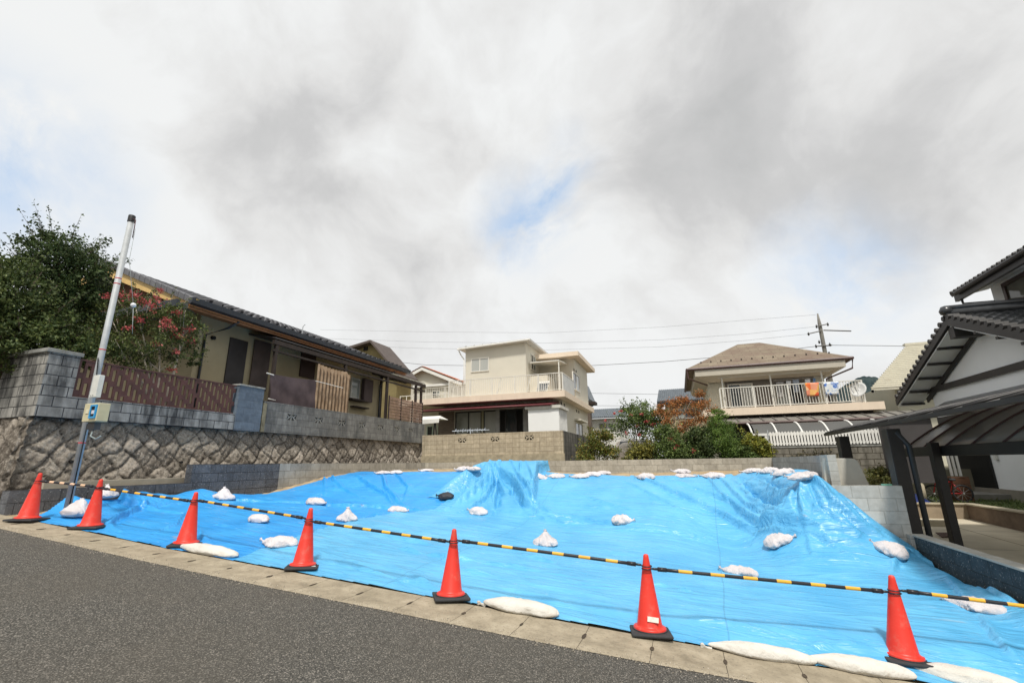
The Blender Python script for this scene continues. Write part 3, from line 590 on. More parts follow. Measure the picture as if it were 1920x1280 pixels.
for i in (3, 4):
    o = build(MB().box(-.03, .03, -.02, .02, .0305, .034), 'tag', M('tag_white', (.7, .7, .68), .6), cones[i], local=True); o.location = (.13, -.1, 0) if i == 3 else (.14, .12, 0)
bk = M('bar_black', (.02, .021, .026), .35, .2, 4, 0); yl = M('bar_yellow', (.78, .42, .04), .4, .12, 4, 0); pk = M('bar_pale', (.75, .5, .33), .45, .1, 4, 0)
ends = []
for i, o in enumerate(cones):
    h = (.585, .585, .585, .56, .575, .585, .565)[i]; ends.append(Vector(o.location)+Vector((math.sin(o.rotation_euler.y)*h, 0, h)))
barl = ['faded pale and black striped bar between the first and second cones at left', 'yellow and black striped bar between the second and third cones from left', 'yellow and black striped bar behind the black sandbag-free stretch between third and fourth cones', 'yellow and black striped bar running from the fourth to the middle cone',
        'yellow and black striped bar between the middle cone and the stickered cone', 'yellow and black striped bar from the stickered cone to the rightmost cone', 'yellow and black striped bar leaving the rightmost cone towards the frame edge']
barl[2] = 'yellow and black striped bar between the third cone and the cone on the sheet seam'
ends.append(ends[-1]+Vector((2.05, .12, -.17)))
for i in range(7):
    a, b = ends[i].copy(), ends[i+1].copy(); a.y -= .0; d = (b-a); Ln = d.length; dn = d.normalized()
    if i: a = a+Vector((0, 0, .012*(-1)**i)); b = b+Vector((0, 0, .012*(-1)**i))
    t = thing('cone_bar', barl[i], 'barrier bar', tuple((a+b)/2), 'striped bars hung between the cones')
    s0, s1 = .13, Ln-.13; P = lambda s: a+dn*s; mb = MB()
    n = 6 if i else 4; per = (s1-s0)/(n+.55); cuts = [s0]; s = s0
    for k in range(n): cuts += [s+per*.57, s+per]; s += per
    cuts.append(s1); mb.tube([P(c_) for c_ in cuts], .0166, 12)
    o = build(mb, 'pole', [bk, pk if i == 0 else yl], t, smooth=True)
    for k in range((len(cuts)-1)*12): o.data.polygons[k].material_index = (k//12) % 2
    for e_, dd in ((a, dn), (b, -dn)):
        me = MB(); me.tube([e_+dd*.05, e_+dd*.07, e_+dd*.12], [.008, .012, .012], 8); me.tube([e_+dd*.105, e_+dd*.19], .021, 12)
        ring = [(e_.x+.048*math.cos(q), e_.y+.048*math.sin(q), e_.z-.003) for q in [k*math.pi/12 for k in range(25)]]; me.tube(ring, .006, 6, cap=False)
        build(me, 'end_ring', bk, t, smooth=True)
# ------------------------------------------------------------------ sandbags
g = G('sandbag_white'); c = g.ramp(g.noise(3, 5), (.3, (.62, .57, .57)), (.7, (.8, .76, .77))); wv1 = g.n('ShaderNodeTexWave'); wv1.inputs['Scale'].default_value = 45; g.t.links.new(g.pos, wv1.inputs['Vector'])
c = g.mix(g.ramp(g.noise(5, 6, .7), (.58, 0.), (.8, .3)), c, (.45, .38, .3)); g.bump(g.math('ADD', g.noise(11, 5, .65), g.math('MULTIPLY', wv1.outputs['Fac'], .1)), .9, .03); bag_m = g.fin(c, .7, .3)
g = G('sandbag_kerb'); c = g.ramp(g.noise(4, 6), (.3, (.55, .53, .48)), (.7, (.66, .64, .59))); c = g.mix(g.ramp(g.noise(6, 6, .7), (.55, 0.), (.8, .45)), c, (.4, .33, .24)); g.bump(g.noise(9, 5, .65), .9, .03); bag_k = g.fin(c, .75, .25)
bag_b = M('sandbag_black', (.03, .032, .04), .55, .3, 6, .5)
def sandbag(p, L, Wd, Hh, ang, seed, mat, label, knot='end', tilt=0, kl=.09, group='white sandbags holding the blue sheets down', lump=1., nrm=None):
    r = random.Random(seed); t = thing('sandbag', label, 'sandbag', tuple(p), group, ang)
    if nrm is not None: t.rotation_euler = (Vector((0, 0, 1)).rotation_difference(nrm).to_matrix() @ Matrix.Rotation(ang, 3, 'Z')).to_euler()
    m = MB(); nu, nv = 40, 22
    ox = r.random()*50
    for i in range(nu+1):
        u = -1+2*i/nu; prof = max(0, 1-abs(u)**2.7)**.5
        if knot == 'end': prof *= 1-.35*sst(-.2, -1, u)
        if knot == 'up': prof = max(0, 1-abs(u)**2.1)**.55
        sag = 1+.14*math.sin(u*4.2+ox)
        for k in range(nv):
            a = 2*math.pi*k/nv; y = math.cos(a); z = math.sin(a); q = Vector((u*2+ox, y*1.3, z*1.3)); n_ = mnoise.fractal(q*1.4, 1., 2., 3)*.26+mnoise.noise(q*4)*.07-abs(mnoise.noise(q*2.3+Vector((9, 3, 1))))*.22+.08; n_ *= lump
            Y_ = y*(abs(y)**-.12 if abs(y) > .01 else 1)*Wd/2*prof*sag*(1+n_); Z_ = z*Hh/2*prof*(1.08+n_*.9) if z > 0 else z*Hh*.36*prof
            if knot == 'up' and z > 0: Z_ += Hh*.55*math.exp(-(u*u+.0)*9)*max(0, z)**3
            pleat = 1+.08*math.sin(a*9)*sst(-.45, -.95, u) if knot == 'end' else 1
            m.v.append((u*L/2, Y_*pleat, Z_+Hh*.3+u*L/2*math.tan(tilt)))
    for i in range(nu):
        for k in range(nv): k2 = (k+1) % nv; m.f.append((i*nv+k, i*nv+k2, (i+1)*nv+k2, (i+1)*nv+k))
    o = build(m, 'sack', mat, t, smooth=True, local=True)
    km = MB()
    if knot == 'end':
        c0_ = Vector((-L/2+.01, 0, Hh*.34)); up = Vector((-1, r.uniform(-.3, .3), r.uniform(.1, .5))).normalized()
    else: c0_ = Vector((0, 0, Hh*1.08)); up = Vector((r.uniform(-.25, .25), 0, 1)).normalized()
    sd1 = up.cross(Vector((.3, 1, .2))).normalized(); sd2 = up.cross(sd1)
    b = len(km.v); nn = 14
    for j, (h, rad) in enumerate(((-.02, .55), (.015, .28), (.035, .24), (.055, .5), (kl, .42+r.random()*.2))):
        for k in range(nn):
            a = 2*math.pi*k/nn; rr_ = rad*.055*(1+.35*math.sin(a*4+seed)*(j > 2)); km.v.append(tuple(c0_+up*(h+(.012*math.sin(a*5+seed) if j == 4 else 0))+sd1*math.cos(a)*rr_+sd2*math.sin(a)*rr_*.6))
    for j in range(4):
        for k in range(nn): k2 = (k+1) % nn; km.f.append((j*nn+k, j*nn+k2, (j+1)*nn+k2, (j+1)*nn+k))
    km.f.append(tuple(4*nn+k for k in range(nn)))
    build(km, 'tied_neck', mat, t, smooth=True, local=True); return t
A = math.radians
BG = [ # px, py of the foot centre, length, width, height, angle, knot, label, tilt
 ((146, 963), .5, .36, .26, 100, 'up', 'tied white sandbag on the rolled sheet edge between the first two cones', 0),
 ((192, 922), .42, .34, .22, 60, 'up', 'white sandbag with its knot showing just above the second cone', 0),
 ((418, 935), .55, .4, .28, 20, 'up', 'white sandbag with a tall knot against the dark block wall', 0),
 ((485, 975), .46, .3, .17, 170, 'end', 'crumpled white sandbag on the deep blue sheet left of the seam cone', 0),
 ((524, 1020), .56, .34, .18, 12, 'end', 'large white sandbag lying right behind the seam cone', 0),
 ((592, 943), .56, .34, .2, 175, 'end', 'white sandbag at the foot of the left blue bank', 0),
 ((650, 974), .42, .34, .24, 30, 'up', 'squat white sandbag with a stubby knot above the fourth bar', 0),
 ((746, 957), .5, .3, .17, 175, 'end', 'white sandbag at the foot of the bank right of the squat bag', 0),
 ((896, 961), .5, .3, .2, -12, 'end', 'white sandbag at the toe of the blue tent fold', 0),
 ((1022, 1019), .46, .36, .24, 0, 'up', 'white sandbag with a tall pointed knot in the middle of the light sheet', 0),
 ((1166, 977), .44, .34, .2, 175, 'end', 'white sandbag with an ear-like knot below the long back wall', 0),
 ((1461, 1016), .5, .34, .18, 172, 'end', 'pale flat-bottomed sandbag on the sheet below the big mound', 0),
 ((1388, 1074), .5, .3, .17, -14, 'end', 'long white sandbag crossing just above the sixth bar', 0),
 ((1668, 1034), .46, .36, .22, -30, 'end', 'plump white sandbag at the near end of the dark low wall', 0),
 ((1832, 1138), .52, .34, .16, -30, 'end', 'white sandbag lying behind the last bar beside the dark low wall', 0),
 ((583, 888), .52, .32, .16, 0, 'end', 'leftmost white sandbag on the top edge of the left bank', 0),
 ((718, 886), .5, .3, .12, 8, 'end', 'flat white sandbag, left one of the touching pair on the bank edge', 0),
 ((742, 885), .5, .3, .12, -6, 'end', 'flat white sandbag, right one of the touching pair on the bank edge', 0),
 ((800, 881), .5, .3, .1, 0, 'end', 'thin white sandbag on the bank edge midway to the tent fold', 0),
 ((870, 882), .56, .32, .2, 5, 'end', 'peaked white sandbag on the bank edge left of the tent fold', 0),
 ((888, 882), .44, .3, .14, -20, 'end', 'smaller white sandbag touching the peaked one left of the tent fold', 0),
 ((1016, 895), .5, .28, .12, 178, 'end', 'white sandbag tucked against the right side of the tent fold', 0),
 ((1043, 893), .5, .3, .14, 5, 'end', 'white sandbag second to the right of the tent fold', 0),
 ((1088, 893), .5, .3, .13, 8, 'end', 'white sandbag, left one of the three in a row before the back wall', 0),
 ((1110, 890), .5, .3, .15, 8, 'end', 'white sandbag, middle one of the three in a row before the back wall', 0),
 ((1130, 887), .48, .3, .13, 0, 'end', 'white sandbag, rear one of the three in a row before the back wall', 0),
 ((1211, 895), .48, .32, .17, -5, 'end', 'lone white sandbag on the long top edge between two groups', 0),
 ((1279, 888), .46, .3, .12, 0, 'end', 'upper white sandbag of the stacked pair on the top edge', 0),
 ((1284, 891), .5, .3, .11, 178, 'end', 'lower white sandbag of the stacked pair on the top edge', 0),
 ((1338, 893), .56, .34, .17, -3, 'end', 'white sandbag with a pinched left ear on the top edge', 0),
 ((1410, 883), .5, .32, .13, 0, 'end', 'white sandbag by the bend of the back wall', 0),
 ((1443, 884), .44, .34, .17, 0, 'end', 'boxy white sandbag in front of the blue grey wall', 0),
 ((1470, 888), .48, .34, .18, 20, 'end', 'white sandbag with an upturned corner beside the mound', 0),
 ((1506, 902), .56, .34, .18, 12, 'end', 'pinkish white sandbag crowning the blue mound at right', .12)]
def hn(p, e=.16): return Vector((-(float(H(p.x+e, p.y)[0])-float(H(p.x-e, p.y)[0]))/2/e, -(float(H(p.x, p.y+e)[0])-float(H(p.x, p.y-e)[0]))/2/e, 1)).normalized()
for i, (q, L_, W_, H_, an, kn, lb, tl) in enumerate(BG):
    p = GP(*q, lift=.045); p.z = float(H(p.x, p.y)[0])+.02
    if i == 33: p.z += .06
    if i == 27: p.z += .06
    if i == 1: p = PX(198, 930, -10.12); p.z = float(H(p.x, p.y)[0])+.17
    sandbag(p-Vector((0, 0, .015)), L_*.93, W_*.95, H_*(.92 if kn == 'end' else .72), A(an), 40+i, bag_m, lb, kn, tl, .075 if kn == 'up' else .06, nrm=None if i in (1, 19, 20, 33) else hn(p, .25).lerp(Vector((0, 0, 1)), .3).normalized())
def kz(x, y): return road_z(x, y)
def PR(px, py): n = Vector((.0934, .0115, 1)); d = ray(px, py); return CAM+d*((-(CAM.dot(n))+.01)/d.dot(n))
for i, (qa, qb, W_, H_, lb) in enumerate([((330, 1028), (436, 1047), .22, .13, 'long pale sandbag lying on the kerb against the third cone'),
    ((903, 1136), (1045, 1160), .24, .14, 'long clean pale sandbag on the kerb right of the middle cone'),
    ((1330, 1217), (1535, 1250), .19, .12, 'long grubby sandbag on the kerb left of the rightmost cone'), ((1515, 1244), (1725, 1279), .21, .13, 'bulging grubby sandbag tied in front of the rightmost cone'),
    ((1708, 1262), (1935, 1306), .21, .14, 'grubby sandbag at the bottom right corner behind the cone')]):
    a, b = PR(*qa), PR(*qb); d = b-a; c_ = (a+b)/2
    o = sandbag((c_.x, c_.y+.06, kz(c_.x, c_.y)-.005), d.length*1.02, W_*.95, H_*1.05, math.atan2(d.y, d.x), 90+i, bag_k, lb, 'end', math.atan2(d.z, math.hypot(d.x, d.y)), .07, 'long sandbags along the kerb', .55)
p = GP(836, 933, .04); sandbag((p.x, p.y, p.z+.0), .42, .26, .14, 0, 77, bag_b, 'single black sandbag lying on the bank beside the tent fold', 'end', 0, .04, 'black sandbag', .6, hn(p))
# ------------------------------------------------------------------ steel pole with the temporary power boxes
galv = M('galvanised_steel', (.4, .42, .43), .6, .14, 6, .1, .5, .15); t = thing('steel_pole', 'leaning-looking galvanised pole with black cap and red bands at the street corner', 'pole', (-9.59, 5.11, .75))
t['label'] = 'galvanised steel pole with black cap and red bands at the left street corner'
px0, py0 = -9.59, 5.11; ztop = PX(250, 407, px0).z
build(MB().tube([(px0, py0, .6), (px0, py0, ztop-.06)], .049, 20), 'shaft', galv, t, smooth=True)
build(MB().lathe([(.059, -.08), (.059, .04), (.054, .055), (0, .056)], 20, (px0, py0, ztop-.04), cap=False), 'cap', M('black_cap', (.02, .02, .022), .5), t, smooth=True)
rb = M('red_tape', (.55, .02, .03), .5)
for pyy in (523, 533, 656, 830):
    z = PX(250-(pyy-407)*.222, pyy, px0).z; build(MB().tube([(px0, py0, z-.008), (px0, py0, z+.008)], .051, 20), 'red_band', rb, t)
def hangwire(pts, r, name, mat, parent): return build(MB().tube(pts, r, 6), name, mat, parent, smooth=True)
rope = M('grey_rope', (.35, .38, .38), .8)
zb = PX(250, 570, px0+.35).z; hangwire([(px0+.05, py0, ztop-.06), (px0+.17, py0-.02, ztop-.12), (px0+.19, py0-.02, ztop-.5)], .009, 'insulator_wire', M('wire_dark_red', (.08, .03, .03), .6), t)
p = PY(250, 572, py0); hangwire([(px0+.18, py0, ztop-.3), (px0+.2, py0, (ztop+p.z)/2), p], .005, 'rope', rope, t)
build(MB().lathe([(0, -.045), (.032, -.032), (.045, 0), (.032, .032), (0, .045)], 16, tuple(p), cap=False), 'rope_ball', M('ball_white', (.75, .75, .78), .3), t, smooth=True)
q = PY(248, 625, py0); hangwire([p, q], .005, 'rope', rope, t)
gw = M('box_light', (.62, .62, .58), .5); CXX = PY(183, 725, py0-.1).x; BXX = PY(180, 775, py0-.15).x; bx_ = thing('meter_box', 'pale grey meter cover strapped to the steel pole above the cream box', 'meter box', (px0, py0-.1, 2.4))
a, b = PY(180, 745, py0-.1), PY(194, 703, py0-.1); build(MB().box(CXX-.08, CXX+.08, py0-.15, py0-.065, a.z-.0, b.z), 'cover', gw, bx_, bevel=.008)
for dx in (-.03, .02): build(MB().tube([(CXX+dx, py0-.148, a.z+.03), (CXX+dx, py0-.156, a.z+.03)], .008, 8), 'screw', hm, bx_)
cream = M('box_cream', (.55, .5, .32), .5, .1, 5); a, b = PY(157, 790, py0-.14), PY(201, 758, py0-.14)
bo = thing('power_box', 'cream temporary power box with a blue framed meter window on the steel pole', 'power box', (px0, py0-.14, a.z))
zc = (a.z+b.z)/2; build(MB().box(BXX-.17, BXX+.19, py0-.24, py0-.065, zc-.15, zc+.15), 'case', cream, bo, bevel=.01)
build(MB().box(BXX-.1, BXX-.02, py0-.25, py0-.238, zc-.02, zc+.05), 'latch', M('latch_cream', (.6, .56, .4), .5), bo, bevel=.003)
fr = MB(); x0, x1, z0, z1 = BXX+.02, BXX+.175, zc-.1, zc+.12
for bxx in ((x0, x0+.028, z0, z1), (x1-.028, x1, z0, z1), (x0+.028, x1-.028, z0, z0+.028), (x0+.028, x1-.028, z1-.028, z1)): fr.box(bxx[0], bxx[1], py0-.262, py0-.238, bxx[2], bxx[3])
o = build(fr, 'meter_frame', M('meter_blue', (.03, .3, .6), .4), bo); build(MB().box(x0+.028, x1-.028, py0-.25, py0-.241, z0+.028, z1-.028), 'meter_face', hm, o); build(MB().box(x0+.045, x1-.04, py0-.256, py0-.2505, zc-.03, zc+.03), 'meter_label', M('label_white', (.6, .6, .66), .5), o)
gz = PX(160, 805, px0).z; build(MB().box(BXX-.14, BXX+.04, py0-.16, py0-.065, zc-.27, zc-.15), 'breaker', M('breaker_grey', (.09, .09, .09), .6), bo)
hangwire([(BXX-.03, py0-.12, zc-.27), (BXX+.0, py0-.16, zc-.38), (BXX+.08, py0-.12, zc-.43), (BXX+.16, py0-.1, zc-.38)], .012, 'conduit', M('conduit_grey', (.25, .3, .3), .5), bo)
hangwire([(px0+.075, py0-.02, .9), (px0+.075, py0-.02, zc-.15)], .01, 'cable', hm, bo)
hangwire([(px0+.075, py0-.03, 3.0), (px0+.085, py0-.05, 3.2), (px0+.04, py0-.06, 3.5)], .01, 'cable', hm, bx_)
# ------------------------------------------------------------------ common building bits
whitep = M('white_paint', (.74, .73, .69), .6, .06, 1.5, .1); darkf = M('dark_frame', (.035, .033, .032), .4); alu = M('aluminium', (.5, .5, .48), .35, .08, 3, 0, .5, .4); glass = glass_mat('window_glass'); gcurt = glass_mat('curtained_glass', (.27, .29, .27)); roomdark = M('room_dark', (.012, .011, .01), .9)
curt = G('curtain'); cw = curt.n('ShaderNodeTexWave'); cw.bands_direction = 'X'; cw.inputs['Scale'].default_value = 4.; cw.inputs['Distortion'].default_value = 1.5; curt.t.links.new(curt.pos, cw.inputs['Vector'])
curt_m = curt.fin(curt.ramp(cw.outputs['Fac'], (0, (.28, .29, .27)), (1, (.5, .51, .48))), .25, .5)
def window_y(y, x0, x1, z0, z1, parent, fm, panes, fw=.045, mull=(.5,), dep=.06):
    """window in a wall facing -y ; panes: materials left to right"""
    f = MB(); f.box(x0, x1, y-dep, y+.01, z1-fw, z1); f.box(x0, x1, y-dep, y+.01, z0, z0+fw); f.box(x0, x0+fw, y-dep, y+.01, z0+fw, z1-fw); f.box(x1-fw, x1, y-dep, y+.01, z0+fw, z1-fw)
    for k in mull: c = x0+(x1-x0)*k; f.box(c-fw*.45, c+fw*.45, y-dep*.9, y+.005, z0+fw, z1-fw)
    o = build(f, 'window', fm, parent); e = [0]+list(mull)+[1]
    for i, pm in enumerate(panes): build(MB().box(x0+(x1-x0)*e[i]+fw*.5, x0+(x1-x0)*e[i+1]-fw*.5, y-dep*.35, y-dep*.2, z0+fw*.6, z1-fw*.6), 'pane', pm, o)
    return o
def window_x(x, y0, y1, z0, z1, parent, fm, panes, s=1, fw=.045, mull=(.5,), dep=.06):
    if y0 > y1: y0, y1 = y1, y0
    f = MB(); X0, X1 = x-.01*s, x+dep*s; f.box(X0, X1, y0, y1, z1-fw, z1); f.box(X0, X1, y0, y1, z0, z0+fw); f.box(X0, X1, y0, y0+fw, z0+fw, z1-fw); f.box(X0, X1, y1-fw, y1, z0+fw, z1-fw)
    for k in mull: c = y0+(y1-y0)*k; f.box(X0, x+dep*.9*s, c-fw*.45, c+fw*.45, z0+fw, z1-fw)
    o = build(f, 'window', fm, parent); e = [0]+list(mull)+[1]
    for i, pm in enumerate(panes): build(MB().box(x+dep*.2*s, x+dep*.35*s, y0+(y1-y0)*e[i]+fw*.5, y0+(y1-y0)*e[i+1]-fw*.5, z0+fw*.6, z1-fw*.6), 'pane', pm, o)
    return o
def tiled_roof(p00, p10, p01, p11, nrow, ncol, mat, name, parent, th=.05, amp=.035, step=.03):
    """tiled slope: p00-p10 eave, p01-p11 ridge; corrugated and stepped real geometry"""
    p00, p10, p01, p11 = map(Vector, (p00, p10, p01, p11)); n = (p10-p00).cross(p01-p00).normalized(); n = n if n.z > 0 else -n; m = MB(); sub = 5; nc = ncol*sub; rows = []
    for r in range(nrow):
        for e_, h in ((0, step), (.98, 0)):
            v = (r+e_)/nrow; row = []
            for c in range(nc+1):
                u = c/nc; q = p00.lerp(p10, u).lerp(p01.lerp(p11, u), v); ph = (c % sub)/sub
                row.append(q+n*(h+amp*abs(math.sin(ph*math.pi))))
            rows.append(row)
    for row in rows: m.v += [tuple(q) for q in row]
    k = nc+1
    m.f = [(j*k+i, j*k+i+1, (j+1)*k+i+1, (j+1)*k+i) for j in range(len(rows)-1) for i in range(nc)]
    b = len(m.v); m.v += [tuple(q-n*th) for q in (p00, p10, p11, p01)]; m.f += [(b, b+1, b+2, b+3), (b, b+1, nc, 0), (b+3, b+2, (len(rows)-1)*k+nc, (len(rows)-1)*k)]
    return build(m, name, mat, parent)
def railing(axis, fixed, a0, a1, z0, z1, mat, parent, sp=.11, post=1.6, slant=()):
    m = MB(); bx3 = (lambda a, b, t, c, d: m.box(a, b, fixed-t, fixed+t, c, d)) if axis == 'x' else (lambda a, b, t, c, d: m.box(fixed-t, fixed+t, a, b, c, d))
    bx3(a0, a1, .028, z1-.04, z1); bx3(a0, a1, .018, z0+.06, z0+.09); n = int((a1-a0)/sp)
    for i in range(1, n): a = a0+(a1-a0)*i/n; bx3(a-.012, a+.012, .009, z0+.09, z1-.04)
    k = max(1, int(round((a1-a0)/post)))
    for i in range(k+1): a = a0+(a1-a0)*i/k; bx3(a-.03, a+.03, .024, z0, z1-.041)
    return build(m, 'railing', mat, parent)
def gutter(m, a, b, r=.06): m.tube([a, b], r, 8)
# ------------------------------------------------------------------ left brown house
tan = M('tan_render', (.4, .34, .22), .9, .1, 1.2, .3); rooft = M('grey_roof_tile', (.12, .12, .13), .55, .25, 4, .2); dgut = M('dark_gutter', (.03, .036, .045), .4); wood = M('eave_wood', (.26, .12, .055), .7, .25, 3); dwood = M('dark_brown_wood', (.032, .022, .018), .7, .3, 3); ywood = M('yellow_bargeboard', (.62, .42, .16), .6, .15, 5)
h = thing('brown_house', 'single storey brown house with long tiled eave above the stone wall', 'house', (-14.5, 14, 2.55))
EX, EZ = -12.3, 6.1; ye0, ye1 = 8.33, 19.3; RX, RZ = -16.7, 7.98
wy1 = PX(714, 740, -13.3).y
build(MB().box(-20, -13.3, 9.4, wy1, 2.55, 6.25), 'wall', tan, h)
slope = (RZ-EZ)/(EX-RX)
def roofz(x): return EZ+(EX-x)*slope
tiled_roof((EX, ye1, EZ), (EX, ye0+.25, EZ), (RX, ye1, RZ), (RX, ye0+.25, RZ), 16, 44, rooft, 'roof', h, .12, .016, .02)
tiled_roof((-21.1, ye0+.25, EZ), (-21.1, ye1, EZ), (RX, ye0+.25, RZ), (RX, ye1, RZ), 16, 36, rooft, 'roof', h, .12, .03, .03)
# verge tiles down the near gable
vt = MB(); n = 17
for i in range(n):
    for sgn in (1,):
        u0, u1 = i/n, (i+1.06)/n; a = Vector((RX+(EX-RX)*u0, ye0+.2, RZ+(EZ-RZ)*u0)); b = Vector((RX+(EX-RX)*u1, ye0+.2, RZ+(EZ-RZ)*u1))
        vt.prism([a+Vector((0, 0, -.1)), b+Vector((0, 0, -.1)), b+Vector((0, 0, .05)), a+Vector((0, 0, .09))], (0, -.22, 0))
build(vt, 'verge_tiles', rooft, h)
m = MB(); m.prism([(RX, ye0+.12, RZ-.1), (EX+.2, ye0+.12, EZ-.02), (EX-.25, ye0+.12, EZ-.2), (RX, ye0+.12, RZ-.42)], (0, -.07, 0)); m.prism([(RX, ye0+.12, RZ-.42), (-20.9, ye0+.12, EZ-.25), (-21.1, ye0+.12, EZ), (RX, ye0+.12, RZ-.1)], (0, -.07, 0)); build(m, 'bargeboard', ywood, h)
m = MB(); m.prism([(-20.5, 9.1, 6.1), (-12.9, 9.1, 6.1), (RX, 9.1, RZ-.25)], (0, .2, 0)); build(m, 'gable_panel', M('gable_brown', (.16, .08, .05), .8, .2, 3), h)
for k, xx in enumerate((-15.2, -13.9)): build(MB().box(xx-.08, xx+.08, ye0+.2, 9.1, roofz(xx)-.45, roofz(xx)-.25), 'purlin', wood, h)
# eave boxing: rafters soffit, fascia and gutter
m = MB(); m.prism([(EX-.04, ye0, EZ-.14), (EX-.04, ye0, EZ-.26), (-13.3, ye0, EZ-.02), (-13.3, ye0, EZ+.1)], (0, ye1-ye0, 0)); build(m, 'soffit', wood, h)
build(MB().box(EX-.06, EX+.02, ye0, ye1, EZ-.2, EZ-.04), 'fascia', M('fascia_orange', (.3, .13, .05), .6, .2, 4), h)
m = MB(); m.prism([(EX+.02, ye0-.05, EZ-.16), (EX+.14, ye0-.05, EZ-.13), (EX+.16, ye0-.05, EZ+.02), (EX+.02, ye0-.05, EZ+.02)], (0, ye1-ye0+.2, 0)); build(m, 'gutter', dgut, h)
for k in range(30): y = ye0+.6+k*(ye1-ye0-1)/29; g_ = MB(); g_.prism([(EX-.15, y, EZ+.1), (EX-.05, y, EZ+.17), (EX-.25, y, EZ+.2)], (0, .1, 0)); build(g_, 'snow_guard', M('snow_guard', (.05, .05, .055), .5), h)
# pent roof under the gable
m = MB(); m.prism([(-20.5, 8.0, 5.75), (-20.5, 8.0, 5.9), (-20.5, 9.3, 6.3), (-20.5, 9.3, 6.1)], (8.15, 0, 0)); build(m, 'pent_roof', rooft, h)
build(MB().box(-20.5, EX+.1, 7.9, 8.0, 5.75, 5.95), 'pent_gutter', dgut, h); build(MB().box(-20.5, EX-.05, 8.0, 8.1, 5.64, 5.75), 'pent_fascia', wood, h)
WX = -13.3
def wbox(pa, pb, x, t0, t1): a, b = PX(*pa, x), PX(*pb, x); return MB().box(x+t0, x+t1, a.y, b.y, a.z, b.z)
build(wbox((418, 720), (464, 641), WX, .001, .04), 'shutter', M('dark_sliding_door', (.035, .03, .03), .5, .2, 3), h)
build(wbox((463, 728), (506, 645), WX, .05, .09), 'shutter', M('brown_shutter', (.075, .055, .05), .55, .25, 3), h)
build(wbox((560, 705), (592, 663), WX, .001, .05), 'window_box', M('brown_window_box', (.05, .025, .02), .6), h)
a, b = PX(655, 745, WX), PX(674, 711, WX); window_x(WX, a.y, b.y, a.z, b.z, h, alu, [gcurt], 1, .04, ())
build(MB().box(WX, WX+.3, a.y-.1, b.y+.1, a.z-.12, a.z-.04), 'window_ledge', dwood, h)
build(wbox((674, 752), (693, 714), WX, .08, .22), 'shutter_case', M('shutter_case', (.07, .045, .045), .5), h)
a, b = PX(655, 772, WX), PX(684, 765, WX); build(MB().box(WX, WX+.25, a.y, b.y, b.z-.05, b.z), 'hose_shelf', dwood, h)
build(MB().box(WX, WX+.06, wy1-.12, wy1+.02, 2.55, 5.9), 'corner_post', dwood, h)
a = PX(398, 633, WX); build(MB().tube([(WX, a.y, a.z), (WX+.1, a.y, a.z-.02)], .06, 12), 'lamp', hm, h)
a = PX(560, 600, WX)
build(MB().tube([(EX, 9.9, EZ-.2), (EX-.3, 9.8, EZ-.4), (WX+.05, 9.6, EZ-.6), (WX+.05, 9.6, 3)], .035, 8), 'downpipe', dgut, h, smooth=True)
build(MB().tube([(EX, ye1-.9, EZ-.15), (EX-.15, ye1-1.2, EZ-.45), (WX+.08, wy1-.2, EZ-.8), (WX+.08, wy1-.2, 2.6)], .035, 8), 'downpipe', dgut, h, smooth=True)
build(MB().tube([(-13.2, PX(575, 618, -13.0).y, roofz(-13.1)), (-13.2, PX(575, 618, -13.0).y, roofz(-13.1)+.35), (-13.1, PX(575, 618, -13.0).y, roofz(-13.1)+.42)], .018, 6), 'vent_pipe', galv, h)
# veranda canopy along the wall with its screens
v = thing('veranda_canopy', 'dark brown framed canopy and posts in front of the brown house', 'canopy', (-12.3, 16, 2.55)); CX = -12.15
a, b = PX(513, 640, CX), PX(797, 721, CX); m = MB(); m.box(CX-.05, CX+.05, a.y, b.y, a.z-.08, a.z+.06); m.box(CX-.04, CX+.04, a.y, b.y, a.z-.32, a.z-.26); build(m, 'front_beam', dwood, v)
m = MB(); m.prism([(CX+.06, a.y, a.z+.1), (CX+.06, a.y, a.z+.15), (WX, a.y, a.z+.4), (WX, a.y, a.z+.35)], (0, PX(735, 700, CX).y-a.y, 0)); build(m, 'roof_panel', M('canopy_panel_dark', (.04, .035, .035), .5), v)
tr = G('translucent_panel'); tr.b.inputs['Transmission Weight'].default_value = .55; tr_m = tr.fin((.75, .74, .68), .45, .4)
yq = PX(737, 702, CX).y; m = MB(); m.prism([(CX+.05, yq, a.z+.1), (CX+.05, yq, a.z+.13), (-14.6, yq, a.z+.62), (-14.6, yq, a.z+.58)], (0, b.y-yq, 0)); build(m, 'clear_panel', tr_m, v)
m = MB()
for k in range(6): yy = yq+(b.y-yq)*k/5; m.beam((CX, yy, a.z+.05), (-14.6, yy, a.z+.54), .06, .07)
m.box(CX-1.2, CX-1.1, yq, b.y, a.z+.2, a.z+.28); build(m, 'rafters', dwood, v)
for (qx, qt, qb) in ((512, 645, 762), (727, 700, 790), (781, 722, 790), (791, 725, 790)):
    p = PX(qx, 700, CX+(.0 if qx < 792 else .05)); build(MB().box(CX-.05, CX+.05, p.y-.05, p.y+.05, 2.55, a.z-.1), 'post', dwood, v)
p = PX(650, 660, CX); build(MB().box(CX-.05, CX+.05, p.y-.05, p.y+.05, 3.4, a.z-.1), 'post', dwood, v)
